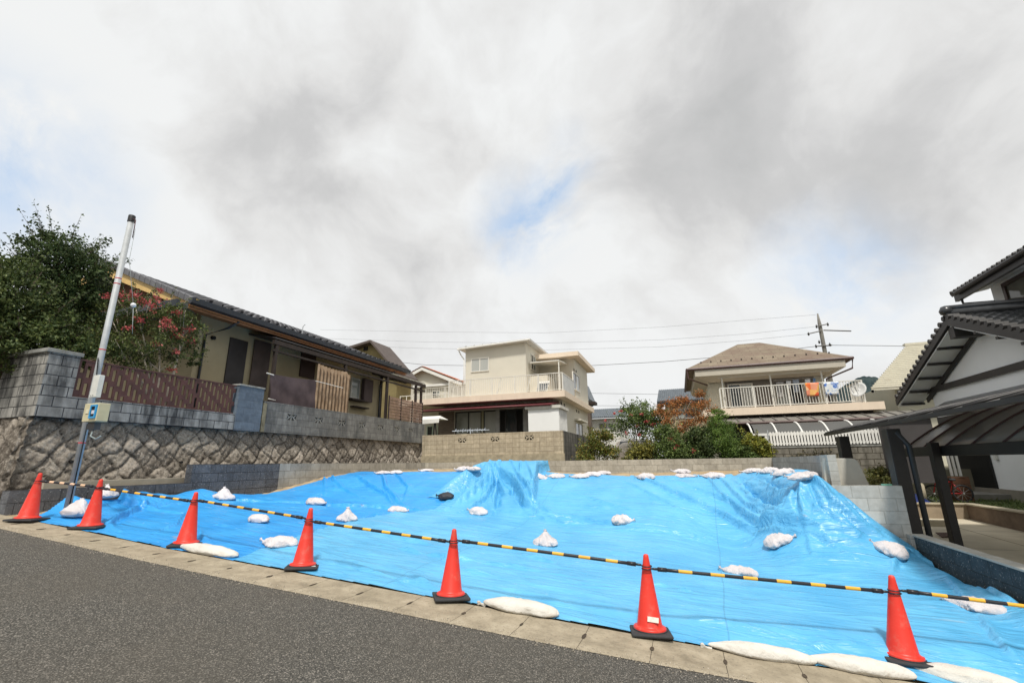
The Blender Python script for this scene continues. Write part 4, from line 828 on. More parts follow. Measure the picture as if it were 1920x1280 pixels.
# reed blind
t = thing('bamboo_screen', 'pale brown corrugated blind hanging from the dark veranda beam', 'blind', (CX+.12, 14, 3.4))
a, b = PX(588, 770, CX+.12), PX(652, 770, CX+.12); zt = PX(590, 680, CX+.12).z; m = MB(); n = 96
for i in range(n+1):
    y = a.y+(b.y-a.y)*i/n; x = CX+.12+.06*math.sin(i*2*math.pi/9.6); ztt = zt-.06*math.sin(i/n*math.pi)-(.1 if i > n*.9 else 0)
    m.v += [(x, y, 3.3), (x, y, ztt)]
m.f = [(2*i, 2*i+2, 2*i+3, 2*i+1) for i in range(n)]
g = G('reed_cloth'); wv2 = g.n('ShaderNodeTexWave'); wv2.bands_direction = 'Y'; wv2.inputs['Scale'].default_value = 3.1; g.t.links.new(g.pos, wv2.inputs['Vector']); build(m, 'blind', g.fin(g.ramp(g.noise(4, 4), (.3, (.22, .145, .09)), (.7, (.38, .28, .19))), .8, .2), t)
build(MB().tube([PX(592, 714, CX+.25), PX(643, 727, CX+.25)], .012, 6), 'cord', whitep, t)
sh = G('mesh_shade'); c = sh.ramp(sh.noise(2.4, 6), (.3, (.06, .045, .048)), (.7, (.12, .09, .095))); sh_m = sh.fin(c, .8, .2)
t = thing('shade_net', 'dark brown mesh shade stretched over the wall below the veranda', 'shade net', (CX+.15, 13, 3.3))
q = [PX(505, 757, CX+.15), PX(595, 770, CX+.15), PX(592, 712, CX+.15), PX(507, 700, CX+.15)]; m = MB(); n = 20
for j in range(n+1):
    for i in range(n+1):
        u, w_ = i/n, j/n; p = q[0].lerp(q[1], u).lerp(q[3].lerp(q[2], u), w_); m.v.append((p.x+.03*math.sin(u*9+w_*4)*math.sin(w_*3), p.y, p.z-.03*math.sin(u*math.pi)))
m.f = [(j*(n+1)+i, j*(n+1)+i+1, (j+1)*(n+1)+i+1, (j+1)*(n+1)+i) for j in range(n) for i in range(n)]; build(m, 'net', sh_m, t, smooth=True)
for q_ in ((500, 699), (503, 747)): p = PX(*q_, CX+.15); build(MB().tube([p, p+Vector((0, .28, -.02))], .018, 6), 'peg', whitep, t)
# split bamboo fence at the veranda end
t = thing('bamboo_fence', 'woven reddish bamboo fence panels on top of the vent block wall', 'fence', (-11.42, 18.5, 3.46)); bam = M('bamboo', (.3, .2, .15), .7, .35, 6, .3); LX = -11.42
ya, yb = PX(729, 760, LX).y, PX(792, 760, LX).y; zt = PX(729, 742, LX).z
for k in range(3):
    y0, y1 = ya+(yb-ya)*k/3+.03, ya+(yb-ya)*(k+1)/3-.03; m = MB(); nr = 15
    for r_ in range(nr): z = 3.5+(zt-3.5)*r_/nr; s_ = .012*(1 if r_ % 2 else -1); m.box(LX-.01+s_, LX+.01+s_, y0, y1, z, z+(zt-3.5)/nr*.8)
    build(m, 'panel', bam, t)
m = MB()
for k in range(4): y = ya+(yb-ya)*k/3; m.box(LX-.02, LX+.024, y-.018, y+.018, 3.46, zt+.03)
build(m, 'uprights', dwood, t)
# gabled brown roof beyond
t = thing('gabled_house', 'olive brown gabled house end rising behind the long tiled eave', 'house', (-19, 26, 3)); Yh = 26.0
A_, B_, C_ = PY(648, 641, Yh), PY(702, 640, Yh), PY(752, 700, Yh); m = MB()
olive = M('olive_gable', (.2, .16, .07), .8, .2, 1.5); m.prism([(A_.x-4, Yh, 3), (C_.x-.3, Yh, 3), (C_.x-.3, Yh, C_.z), (B_.x, Yh, B_.z-.08), (A_.x-4, Yh, C_.z+.5)], (0, 1.8, 0)); build(m, 'wall', olive, t)
m = MB(); m.prism([(B_.x, Yh-.5, B_.z), (C_.x+.2, Yh-.5, C_.z-.15), (C_.x+.2, Yh-.5, C_.z-.33), (B_.x, Yh-.5, B_.z-.16)], (0, 2.4, 0)); m.prism([(B_.x, Yh-.5, B_.z), (A_.x-5, Yh-.5, A_.z-1.5), (A_.x-5, Yh-.5, A_.z-1.7), (B_.x, Yh-.5, B_.z-.16)], (0, 2.4, 0)); build(m, 'roof', M('roof_brown_dark', (.09, .07, .06), .6, .2, 3), t)
a, b = PY(682, 658, Yh), PY(690, 650, Yh); build(MB().box(a.x, b.x, Yh-.04, Yh, a.z, b.z), 'vent_window', roomdark, t)
# ------------------------------------------------------------------ central balcony house
crm = M('cream_render', (.6, .57, .485), .9, .05, .8, .1); fas = M('peach_fascia', (.74, .62, .49), .8, .05, 1, .1, streak=.08); wht = M('balcony_white', (.68, .66, .6), .55, .06, 2, .05)
h = thing('balcony_house', 'cream two storey house with long roof balcony behind the beige block wall', 'house', (-9, 27, 1.3)); Yb = 24.4; XR = -5.55
build(MB().box(-16, XR, Yb, 33.8, 5.08, 5.42), 'balcony_slab', fas, h)
build(MB().box(-13.6, -6.0, Yb+1.3, 33.5, 1.3, 5.08), 'ground_floor', crm, h)
build(MB().box(-16.2, -13.6, 26.6, 33, 1.3, 5.07), 'wing', crm, h)
# upper box
Yu = 26.3; a, b = PY(872, 735, Yu), PY(985, 640, Yu); ux0, ux1 = a.x, b.x; zl, zr = PY(872, 655, Yu).z, PY(985, 642, Yu).z; zback = zl
m = MB(); m.prism([(ux0, Yu, 5.42), (ux1, Yu, 5.42), (ux1, Yu, zr), (ux0, Yu, zl)], (0, 4.6, 0)); build(m, 'upper_room', crm, h)
m = MB(); m.prism([(ux0-.35, Yu-.35, zl-.06), (ux1+.4, Yu-.35, zr+.02), (ux1+.4, Yu-.35, zr+.15), (ux0-.35, Yu-.35, zl+.06)], (0, 5.3, 0)); rf = build(m, 'upper_roof', M('roof_pale_metal', (.5, .49, .46), .5, .1, 2, .1), h)
m = MB(); m.tube([(ux0-.4, Yu-.42, zl-.06), (ux1+.42, Yu-.42, zr+.06)], .05, 8)
build(m, 'gutter', whitep, rf)
m = MB()
for k in range(8): u = k/7; x = ux0+(ux1-ux0)*u; z = zl+.06+(zr-zl)*u; m.prism([(x, Yu-.3, z), (x+.16, Yu-.3, z+.02), (x+.16, Yu-.3, z+.09)], (0, 5, 0))
build(m, 'roof_ribs', M('rib_grey', (.32, .31, .28), .6), rf)
build(MB().tube([(ux0-.35, Yu-.3, zl-.1), (ux0-.3, Yu-.1, zl-.35), (ux0-.06, Yu-.06, zl-.7), (ux0-.06, Yu-.06, 5.42)], .04, 8), 'downpipe', whitep, h, smooth=True)
a, b = PY(883.5, 698, Yu), PY(917, 669.5, Yu); window_y(Yu, a.x, b.x, a.z, b.z, h, wht, [curt_m, curt_m], .05)
a, b = PX(995, 692, ux1), PX(1003, 669, ux1); window_x(ux1, a.y, b.y, a.z, b.z, h, wht, [glass, gcurt])
# rear right room with flat roof
rx1 = XR-.25; yr0 = PX(1072, 700, rx1).y; yr1 = PX(1093, 750, rx1).y; rx0 = ux1-.1
build(MB().box(rx0+.1, rx1-.1, 29.2, 33.6, 5.42, 8.2), 'rear_room', crm, h)
build(MB().box(rx0, XR+.1, 28.3, 34.6, 8.2, 8.48), 'rear_roof', fas, h)
a, b = PX(1074, 728, rx1-.1), PX(1085, 706, rx1-.1); window_x(rx1-.1, a.y, b.y, a.z, b.z, h, wht, [glass, gcurt])
for q in ((1076, 693), (1080, 696)): p = PX(*q, rx1-.1); build(MB().box(rx1-.1, rx1-.08, p.y-.1, p.y+.1, p.z-.07, p.z+.07), 'soffit_vent', hm, h)
a, b = PY(1004, 690, 28.0), PY(1056, 680, 28.0); m = MB(); m.prism([(a.x, 26.8, b.z-.1), (a.x, 26.8, b.z-.04), (a.x, 29.2, b.z+.2), (a.x, 29.2, b.z+.12)], (b.x-a.x, 0, 0)); m.box(b.x-.06, b.x, 26.85, 26.92, 5.42, b.z-.1); build(m, 'porch_roof', wht, h)
a, b = PY(985, 735, 26.1), PY(1005, 694, 26.1); build(MB().box(a.x+.05, a.x+1.2, 26.8, 28.6, 5.42, b.z-.2), 'shed', M('shed_cream', (.6, .56, .46), .7, .06), h)
# balcony rail
ra = PY(841, 745, Yb+.08).x; r1 = XR-.12
rz1 = 6.44; railing('x', Yb+.12, ra, r1, 5.42, rz1, wht, h, .12, 1.5)
for x in (ra+3.2, ra+5.0): m = MB(); m.beam((x-.12, Yb+.02, 5.35), (x+.1, Yb+.2, rz1-.1), .05, .03); build(m, 'brace', wht, h)
build(MB().box(r1-.025, r1+.025, Yb+.16, 27.6, rz1-.05, rz1), 'side_rail', wht, h); build(MB().box(r1-.01, r1+.01, Yb+.2, 27.6, 5.5, rz1-.06), 'side_panel', M('frosted_panel', (.5, .5, .47), .4), h)
railing('y', ra, Yb+.2, 29.5, 5.42, rz1, wht, h, .13, 1.5)
m = MB(); m.box(-16, ra, Yb+.1, Yb+.14, 5.68, 5.72); 
for k in range(9): x = -16+k*.45; m.box(x, x+.03, Yb+.1, Yb+.14, 5.42, 5.68)
build(m, 'low_rail', wht, h)
# ground floor glazing
Yg = Yb+1.3
def gy(px, py): return PY(px, py, Yg)
redm = M('maroon_awning', (.13, .025, .03), .45, .2, 3); m = MB()
a, b, c_, d_ = PY(813, 756, Yb+.1), PY(1053, 744, Yb+.1), PY(797, 766, Yb-1.0), PY(1040, 753, Yb-1.0)
m.prism([(-14.2, Yb+1.3, 5.0), (-14.2, Yb-.75, 4.62), (-14.2, Yb-.75, 4.54), (-14.2, Yb+1.3, 4.9)], (8.0, 0, 0)); build(m, 'awning', redm, h); m = MB(); m.tube([(-14.3, Yb-.78, 4.6), (-6.1, Yb-.78, 4.6)], .05, 8); build(m, 'awning_gutter', redm, h, smooth=True)
a, b = gy(822, 810), gy(852, 771); m = MB(); n = 22
for k in range(n): z = 2.5+(b.z-2.5)*k/n; m.prism([(a.x, Yg-.001, z), (a.x, Yg-.05, z+.01), (a.x, Yg-.02, z+(b.z-2.5)/n)], (b.x-a.x, 0, 0))
build(m, 'louvre_shutter', M('louvre_brown', (.2, .16, .12), .6, .1), h)
zt = gy(870, 772).z
for x0, x1, pn, ml in ((854, 904, [gcurt, curt_m], (.5,)), (907, 932, [curt_m], ()), (937, 982, [roomdark, glass, roomdark], (.25, .7))):
    a, b = gy(x0, 800), gy(x1, 800); window_y(Yg, a.x, b.x, 1.9, zt, h, darkf, pn, .07, ml)
a, b = gy(930, 800), gy(937.5, 800); build(MB().box(a.x, b.x, Yg-.08, Yg, 1.9, zt), 'curtain_edge', M('pale_curtain', (.4, .4, .39), .9), h)
a, b = gy(982, 800), gy(991, 800); build(MB().box(a.x, b.x, Yg-.08, Yg, 1.9, zt), 'curtain_edge', M('pale_curtain', (.4, .4, .39), .9), h)
build(MB().box(gy(904, 800).x, gy(907.5, 800).x, Yg-.1, Yg, 1.9, zt), 'post', M('olive_post', (.36, .34, .22), .7), h)
# white enclosed porch
a, b = PY(991, 810, Yb-.6), PY(1047, 757, Yb-.6); pw_ = M('white_panel', (.82, .82, .8), .5, .03, 1, 0)
o = build(MB().box(a.x, b.x, Yb-.6, Yb+1.3, 1.9, 4.4), 'porch_box', pw_, h); build(MB().box(a.x-.15, b.x+.12, Yb-.7, Yb+1.3, 4.4, 4.56), 'porch_roof', M('porch_top', (.58, .56, .5), .6), o)
m = MB()
for k in range(8): y = Yb-.5+k*.23; m.box(b.x, b.x+.025, y, y+.1, 2.0, 4.35)
build(m, 'corrugation', M('ribbed_white', (.6, .6, .58), .5), o)
a, b = PX(1087, 812, XR-.45), PX(1098, 783, XR-.45); window_x(-6.0, 28.9, 31.2, 2.5, 4.1, h, wht, [glass, glass], 1, .08); build(MB().box(-6.0, -5.6, 28.8, 31.3, 4.15, 4.25), 'window_hood', crm, h)
for y in (25.3, 26.0, 29.5, 30.2): build(MB().box(-6.0, -5.98, y, y+.2, 4.75, 4.9), 'soffit_vent', hm, h)
# things on and round the balcony
sp = G('solar_cells'); br = sp.n('ShaderNodeTexBrick'); br.offset = 0; sp.t.links.new(sp.swz((0, 2, 1)), br.inputs['Vector']); br.inputs['Scale'].default_value = 1; br.inputs['Brick Width'].default_value = .12; br.inputs['Row Height'].default_value = .12; br.inputs['Mortar Size'].default_value = .012; br.inputs['Color1'].default_value = (.08, .09, .1, 1); br.inputs['Color2'].default_value = (.12, .13, .14, 1); br.inputs['Mortar'].default_value = (.5, .5, .48, 1)
a, b = PY(1006, 731, Yb+.4), PY(1029, 713, Yb+.4); t = thing('solar_panel', 'small solar panel leaning inside the balcony railing', 'solar panel', (a.x, Yb+.4, 5.42))
m = MB(); m.prism([(a.x, Yb+.25, 5.45), (b.x-.1, Yb+.25, 5.45), (b.x+.05, Yb+.5, b.z), (a.x+.1, Yb+.5, b.z)], (0, .03, 0)); build(m, 'frame', wht, t); m = MB(); m.prism([(a.x+.05, Yb+.246, 5.5), (b.x-.14, Yb+.246, 5.5), (b.x-.0, Yb+.485, b.z-.05), (a.x+.14, Yb+.485, b.z-.05)], (0, .004, 0)); build(m, 'cells', sp.fin(br.outputs['Color'], .25, .5), t)
# orange roofed house
t = thing('orange_roof_house', 'cream gabled house with orange roof behind the left end of the balcony', 'house', (-22, 33, 1.3)); Yo = 33.0
A_, L_, R_ = PY(793, 687, Yo-.3), PY(758, 705, Yo-.3), PY(868, 716, Yo-.3); oran = M('orange_tile', (.55, .19, .1), .7, .2, 3, .3)
sl_ = (A_.z-R_.z)/(R_.x-A_.x); lx = A_.x-(R_.x-A_.x)*.95; lz = A_.z-(A_.x-lx)*sl_
m = MB(); m.prism([(lx+.4, Yo, 1.3), (R_.x-.6, Yo, 1.3), (R_.x-.6, Yo, R_.z+.1), (A_.x, Yo, A_.z-.15), (lx+.4, Yo, lz+.1)], (0, 8, 0)); build(m, 'wall', crm, t)
tiled_roof((R_.x, Yo+8.4, R_.z), (R_.x, Yo-.5, R_.z), (A_.x, Yo+8.4, A_.z), (A_.x, Yo-.5, A_.z), 12, 30, oran, 'roof', t, .05); tiled_roof((lx, Yo-.5, lz), (lx, Yo+8.4, lz), (A_.x, Yo-.5, A_.z), (A_.x, Yo+8.4, A_.z), 12, 30, oran, 'roof', t, .05)
m = MB(); m.prism([(A_.x, Yo-.42, A_.z-.07), (R_.x, Yo-.42, R_.z-.07), (R_.x-.1, Yo-.42, R_.z-.33), (A_.x, Yo-.42, A_.z-.33)], (0, -.06, 0)); m.prism([(A_.x, Yo-.42, A_.z-.33), (lx+.1, Yo-.42, lz-.33), (lx, Yo-.42, lz-.07), (A_.x, Yo-.42, A_.z-.07)], (0, -.06, 0)); build(m, 'bargeboard', whitep, t)
a, b = PY(811, 743, Yo), PY(826, 732, Yo); window_y(Yo, a.x, b.x, a.z, b.z, t, wht, [glass, gcurt])
a = PY(795, 722, Yo-.2); build(MB().box(a.x-1, a.x+4.2, Yo-.25, Yo, PY(800, 726, Yo).z, PY(800, 724, Yo).z+.1), 'band', whitep, t)
a = PY(797, 745, Yo-1.2); railing('x', Yo-1.1, a.x, a.x+3.4, a.z-.2, a.z+.75, wht, t, .2)
a, b = PY(815, 812, 26.5), PY(822, 785, 26.5); window_y(26.6, -15.2, -14.4, 2.2, 4.0, h, M('mint_frame', (.5, .62, .5), .5), [glass])
# swing seat canopy behind the beige wall
p = PY(806, 786, 21.0); t = thing('garden_swing', 'white canopied garden swing peeping over the beige wall at its left end', 'garden swing', (p.x, 21, 1.4)); m = MB()
m.add([(p.x-.7, 20.6, p.z-.05), (p.x+.75, 20.6, p.z-.02), (p.x+.8, 21.5, p.z-.02), (p.x-.7, 21.5, p.z-.05), (p.x-.6, 20.9, p.z+.15), (p.x+.65, 20.9, p.z+.15), (p.x+.75, 20.58, p.z-.22), (p.x-.72, 20.58, p.z-.28)], [(0, 1, 5, 4), (3, 2, 5, 4)[::-1], (0, 4, 3), (1, 2, 5), (0, 7, 6, 1)]); build(m, 'canopy', whitep, t)
m = MB(); m.tube([(p.x-.3, 21, p.z), (p.x-.7, 21, 1.4)], .03, 6); m.tube([(p.x+.3, 21, p.z), (p.x+.6, 21, 1.4)], .03, 6); m.tube([(p.x+.3, 21, p.z), (p.x+.1, 21, 1.4)], .03, 6); build(m, 'frame', darkf, t)
p = PY(882, 807, 21.0); t = thing('garden_ornament', 'row of white wire garden ornaments above the beige wall', 'ornament', (p.x, 21, 1.4)); m = MB(); m.tube([(p.x-1, 21, p.z), (p.x+1, 21, p.z)], .02, 6); m.tube([(p.x, 21, 1.4), (p.x, 21, p.z)], .02, 6)
for k in range(13): m.tube([(p.x-.8+k*.13, 21, p.z-.08*(k % 2)), (p.x-.82+k*.13, 21, p.z+.03), (p.x-.78+k*.13, 21, p.z+.07+.05*(k % 3 == 0)), (p.x-.75+k*.13, 21, p.z+.03)], [.012, .022, .012, .006], 6)
build(m, 'wire_birds', M('ornament_white', (.55, .6, .66), .5), t)
# ------------------------------------------------------------------ houses glimpsed between
gt = M('blue_grey_tile', (.13, .15, .17), .5, .25, 5, .2)
t = thing('grey_roof_house', 'white house with dark tiled roof just right of the balcony house', 'house', (-5, 44, 1.3)); Yf = 44.0
a, b, c_ = PY(1100, 769, Yf), PY(1172, 769, Yf), PY(1172, 766, Yf+3.5); tiled_roof((a.x-3, Yf-.6, PY(1140, 783, Yf).z), (b.x, Yf-.6, PY(1140, 783, Yf).z), (a.x-3, Yf+3, PY(1140, 766, Yf+3).z), (b.x, Yf+3, PY(1140, 766, Yf+3).z), 9, 34, gt, 'roof', t)
build(MB().box(a.x-3, b.x-.6, Yf, Yf+8, 0, PY(1140, 784, Yf).z), 'wall', whitep, t); a, b = PY(1124, 808, Yf), PY(1138, 793, Yf); window_y(Yf, a.x, b.x, a.z, b.z, t, alu, [gcurt, gcurt]); a, b = PY(1141, 808, Yf), PY(1150, 793, Yf); window_y(Yf, a.x, b.x, a.z, b.z, t, alu, [gcurt], mull=())
a = PY(1112, 805, 40); railing('x', 40, a.x, a.x+2.6, a.z-.9, a.z, wht, t, .16)
t = thing('tiled_shed', 'dark tiled steep roof edge peeking out behind the balcony house', 'shed', (-6.5, 38, 1.3)); a, b = PY(1092, 715, 38), PY(1106, 748, 38)
m = MB(); m.prism([(a.x-2, 38, a.z), (a.x, 38, a.z), (b.x, 38, b.z), (b.x-.3, 38, b.z-.3), (a.x-2, 38, a.z-1)], (0, 3, 0)); build(m, 'roof', gt, t); build(MB().box(a.x-2, b.x-.3, 38.2, 40, 1, a.z-1), 'wall', dwood, t); a, b = PY(1098, 758, 37), PY(1116, 752, 37); build(MB().box(a.x, b.x, 37, 38, a.z, b.z), 'side_roof', dwood, t)
build(MB().box(a.x, b.x-.5, 37.3, 38, 1, a.z), 'side_wall', M('brown_lattice', (.12, .09, .07), .8), t)
t = thing('tiled_house', 'tan house with blue grey tiled roof behind the orange leaved maple', 'house', (-1, 34, 1.3)); Yt = 34.0
a, b = PY(1232, 752, Yt), PY(1345, 748, Yt); zr_ = PY(1270, 729, Yt+3).z; ze_ = PY(1270, 751, Yt-.5).z; tiled_roof((a.x, Yt-.5, ze_), (b.x, Yt-.5, ze_), (a.x+.1, Yt+3, zr_+.0), (b.x, Yt+3, zr_), 10, 26, gt, 'roof', t)
build(MB().box(a.x, b.x, Yt-.45, Yt-.3, ze_-.2, ze_-.02), 'fascia', dgut, t); build(MB().box(a.x+.5, b.x, Yt, Yt+7, 1, ze_), 'wall', M('tan_wall', (.45, .38, .25), .9, .08), t)
build(MB().box(a.x-.0, a.x+.25, Yt-.4, Yt, ze_-.9, ze_-.2), 'corner_bracket', dgut, t); a, b = PY(1268, 785, Yt), PY(1300, 765, Yt); window_y(Yt, a.x, b.x, a.z, b.z, t, alu, [gcurt, glass])
# ------------------------------------------------------------------ right laundry house
h = thing('laundry_house', 'cream two storey house with brown hip roof and laundry on its balcony', 'house', (5, 27, 1.3)); Yl = 24.17
brn = M('brown_slate', (.2, .145, .115), .7, .3, 2.5, .3, streak=.35); crm2 = M('cream_wall', (.58, .56, .46), .9, .06, 1, .15); soff = M('soffit_cream', (.5, .46, .38), .8, .05)
ex0, ex1, ez = .77, 7.78, 6.05; ey0, ey1 = 24.17, 32.0
p1, p2 = PY(1372, 664.5, 27.6), PY(1458, 656.5, 27.6); rz_ = p2.z; rx0_, rx1_ = ex0+3.3, ex1-3.3
def hip(mat, z0, zr, x0, x1, y0, y1, parent, name, t_=.06):
    m = MB(); ym = (y0+y1)/2; hx = (y1-y0)/2*.85; a_, b_ = x0+min(hx, (x1-x0)*.42), x1-min(hx, (x1-x0)*.42)
    m.v = [(x0, y0, z0), (x1, y0, z0), (x1, y1, z0), (x0, y1, z0), (a_, ym, zr), (b_, ym, zr), (x0, y0, z0-t_), (x1, y0, z0-t_), (x1, y1, z0-t_), (x0, y1, z0-t_)]
    m.f = [(0, 1, 5, 4), (1, 2, 5), (2, 3, 4, 5), (3, 0, 4), (9, 8, 7, 6), (0, 6, 7, 1), (1, 7, 8, 2), (2, 8, 9, 3), (3, 9, 6, 0)]
    return build(m, name, mat, parent)
sg = G('slate_rows'); br = sg.n('ShaderNodeTexBrick'); sg.t.links.new(sg.swz((0, 1, 2)), br.inputs['Vector']); br.inputs['Scale'].default_value = 1; br.inputs['Brick Width'].default_value = .9; br.inputs['Row Height'].default_value = .22; br.inputs['Mortar Size'].default_value = .012; br.inputs['Color1'].default_value = (.2, .165, .12, 1); br.inputs['Color2'].default_value = (.27, .225, .165, 1); br.inputs['Mortar'].default_value = (.12, .09, .07, 1)
c = sg.mix(sg.ramp(sg.noise(1.2, 6, .65), (.4, 0.), (.65, .7)), br.outputs['Color'], (.15, .1, .08)); sg.bump(br.outputs['Fac'], .4, .01); slate = sg.fin(c, .85, .2)
rf = hip(slate, ez, ez+1.9, ex0, ex1, ey0, ey1, h, 'roof')
m = MB(); 
for (a_, b_) in (((ex0, ey0), (ex1, ey0)), ((ex0, ey0), (ex0, ey1)), ((ex1, ey0), (ex1, ey1))): m.tube([(a_[0], a_[1], ez-.05), (b_[0], b_[1], ez-.05)], .07, 8)
m.tube([(ex0, ey0, ez-.05), (ex0+.02, ey0+.02, ez-.5), (ex0+.9, ey0+.9, ez-.75)], .04, 8); m.tube([(ex1, ey0, ez-.05), (ex1-.05, ey0+.1, ez-.5), (ex1-.9, ey0+.9, ez-.8), (ex1-.95, ey0+1, 4.1)], .04, 8); build(m, 'gutter', M('brown_gutter', (.09, .05, .045), .45), rf)
for k in range(13): x = ex0+.7+k*.47; build(MB().box(x, x+.06, ey0+.75, ey0+.78, ez+.32, ez+.45), 'snow_guard', dwood, rf)
m = MB(); m.v = [(ex0+.35, ey0+.02, ez-.08), (ex1-.3, ey0+.02, ez-.08), (ex1-.3, ey0+.02, ez-.42), (ex0+.35, ey0+.02, ez-.42), (ex0+1., ey0+1.0, ez-.62), (ex1-.9, ey0+1.0, ez-.62), (ex0+.3, ey1-.3, ez-.08), (ex0+.35, ey1-.4, ez-.42), (ex0+1., ey1-1, ez-.62), (ex1-.3, ey1-.3, ez-.08), (ex1-.3, ey1-.4, ez-.42), (ex1-.9, ey1-1, ez-.62)]
m.f = [(3, 2, 1, 0), (4, 5, 2, 3), (0, 6, 7, 3), (3, 7, 8, 4), (1, 2, 10, 9), (2, 5, 11, 10)]; build(m, 'eave_boxing', soff, h)
build(MB().box(ex0+1., ex1-.9, ey0+1.3, ey1-1, 1.3, ez-.5), 'wall', crm2, h)
YW = ey0+1.3; a, b = PY(1362, 745, YW), PY(1455, 708, YW); build(MB().box(a.x, b.x+1.6, YW-.03, YW+.0, 4.1, b.z), 'recess_shade', M('recess_shade_grey', (.2, .18, .16), .8, .1), h)  # grey panel paints deep shade onto the flat wall behind the balcony
for x0, x1, pn in ((1366, 1410, [glass, curt_m]), (1452, 1505, [gcurt, glass])): a, b = PY(x0, 740, YW), PY(x1, 716, YW); window_y(YW-.03, a.x, b.x, 4.12, b.z-.05, h, wht, pn, .05)
FZ0, FZ1 = 3.66, 4.0; fx0, fx1 = 1.2, 8.6
m = MB(); m.box(fx0+.1, fx1, Yl, Yl+2.0, FZ0, FZ1); build(m, 'balcony_fascia', fas, h)
railing('x', Yl+.1, 2.15, 7.95, 4.0, 5.0, wht, h, .115, 1.6)
m = MB(); 
for k in range(14): u = k/14; m.box(7.95+u*.05, 7.97+u*.05, Yl+.2+u*1.8, Yl+.23+u*1.8, 4.0, 5.0)
m.box(7.93, 8.0, Yl+.12, Yl+2.1, 4.96, 5.0); build(m, 'side_railing', wht, h)
# white pergola awning over the balcony
a, b = PY(1345, 708, Yl+.4), PY(1557, 692, Yl+.4); m = MB(); m.box(a.x, b.x, Yl+.35, Yl+.45, a.z-.03, a.z+.05); m.prism([(a.x, Yl+.35, a.z+.05), (a.x, Yl+.35, a.z+.07), (a.x, YW, a.z+.26), (a.x, YW, a.z+.22)], (b.x-a.x, 0, 0))
for px_ in (1357, 1449, 1547): p = PY(px_, 740, Yl+.4); m.box(p.x-.03, p.x+.03, Yl+.37, Yl+.43, 4.0, a.z)
build(m, 'awning', wht, h)
# lower tiled canopy + dark carport band
m = MB(); z1_, z0_ = PY(1400, 792, Yl-.3).z+.1, 0
a = PY(1350, 796, Yl-.9); build(MB().prism([(a.x, Yl-1.0, a.z), (a.x, Yl-1.0, a.z+.06), (a.x, Yl+.6, a.z+.42), (a.x, Yl+.6, a.z+.34)], (8.8, 0, 0)), 'lower_roof', M('lower_roof_metal', (.2, .19, .17), .5, .2, 3), h)
m = MB(); m.tube([(a.x, Yl-1.05, a.z+.02), (a.x+8.8, Yl-1.05, a.z+.02)], .06, 8); build(m, 'lower_gutter', M('brown_gutter', (.09, .05, .045), .45), h)
m = MB()
for k in range(17): x = a.x+.3+k*.5; m.prism([(x, Yl-1.0, a.z+.065), (x, Yl-1.0, a.z+.1), (x, Yl+.6, a.z+.46), (x, Yl+.6, a.z+.425)], (.05, 0, 0))
build(m, 'roof_seams', M('seam_grey', (.13, .12, .11), .6), h)
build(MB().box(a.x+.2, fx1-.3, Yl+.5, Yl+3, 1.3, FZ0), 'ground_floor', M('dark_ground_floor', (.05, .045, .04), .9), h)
# carport of curved white ribs
YA = 20.6; t = thing('curved_carport', 'grey carport with curved white ribs behind the white picket fence', 'carport', (4, 21, 1.3)); a = PY(1402, 795, YA+.9); e_ = PY(1422, 815, YA); xa = a.x; xe = PY(1690, 795, YA+.9).x; za, ze = a.z, e_.z
arc = [(YA+1.3*(1-math.sin(u*math.pi/2)), ze+(za-ze)*(1-math.cos(u*math.pi/2))*1.0) for u in [k/10 for k in range(11)]]
arc = [(YA+1.1*(u**1.0), ze+(za-ze)*(1-(1-u)**2)) for u in [k/10 for k in range(11)]]
m = MB()
for y, z in arc: m.v += [(xa+.1, y, z), (xe, y, z)]
for y, z in arc: m.v += [(xa+.1, y, z-.02), (xe, y, z-.02)]
m.f = [(2*i, 2*i+1, 2*i+3, 2*i+2) for i in range(10)]+[(22+2*i+2, 22+2*i+3, 22+2*i+1, 22+2*i) for i in range(10)]; build(m, 'roof_sheet', M('smoked_panel', (.085, .085, .08), .5, .1, 1, 0), t, smooth=True)
for k in range(7):
    x = xa+(xe-xa)*k/6; m = MB(); m.tube([(x, y, z+.02) for y, z in arc], .035, 8); build(m, 'rib', whitep, t, smooth=True)
build(MB().box(xa, xe, YA-.06, YA+.02, ze-.04, ze+.05), 'gutter', whitep, t)
p = PY(1438, 830, YA); m = MB(); m.box(p.x-.05, p.x+.05, YA-.05, YA+.05, 1.3, ze-.04); build(m, 'post', whitep, t)
# picket fence and old wall
nb = block_mat('old_blocks_x', 'x', (.2, .185, .155), (.07, .06, .045), .4, .2, .5, .8, (.06, .055, .045), zoff=.02, ms=.014)
YP = 18.6; a, b = PY(1447, 840, YP), PY(1700, 835, YP); t = thing('block_wall', 'old mossy block wall under the white picket fence', 'wall', (5, YP, .9)); build(MB().box(a.x, 7.6, YP, YP+.15, .5, 2.0), 'masonry', nb, t); build(MB().box(a.x-.02, 7.6, YP-.02, YP+.17, 2.0, 2.05), 'coping', capm, t)
t = thing('picket_fence', 'white picket fence on top of the old block wall at right', 'fence', (5, YP, 2.05)); xa_, xb_ = a.x-.0, 7.5; m = MB(); x = xa_
m = MB(); m.box(xa_, xb_, YP+.04, YP+.06, 2.13, 2.17); m.box(xa_, xb_, YP+.04, YP+.06, 2.42, 2.46); build(m, 'rails', whitep, t)
pk_ = []; rr = random.Random(2)
m = MB()
while x < xb_:
    m.prism([(x, YP+.02, 2.08), (x+.062, YP+.02, 2.08), (x+.062, YP+.02, 2.53), (x+.031, YP+.02, 2.56), (x, YP+.02, 2.53)], (0, .018, 0)); x += .094
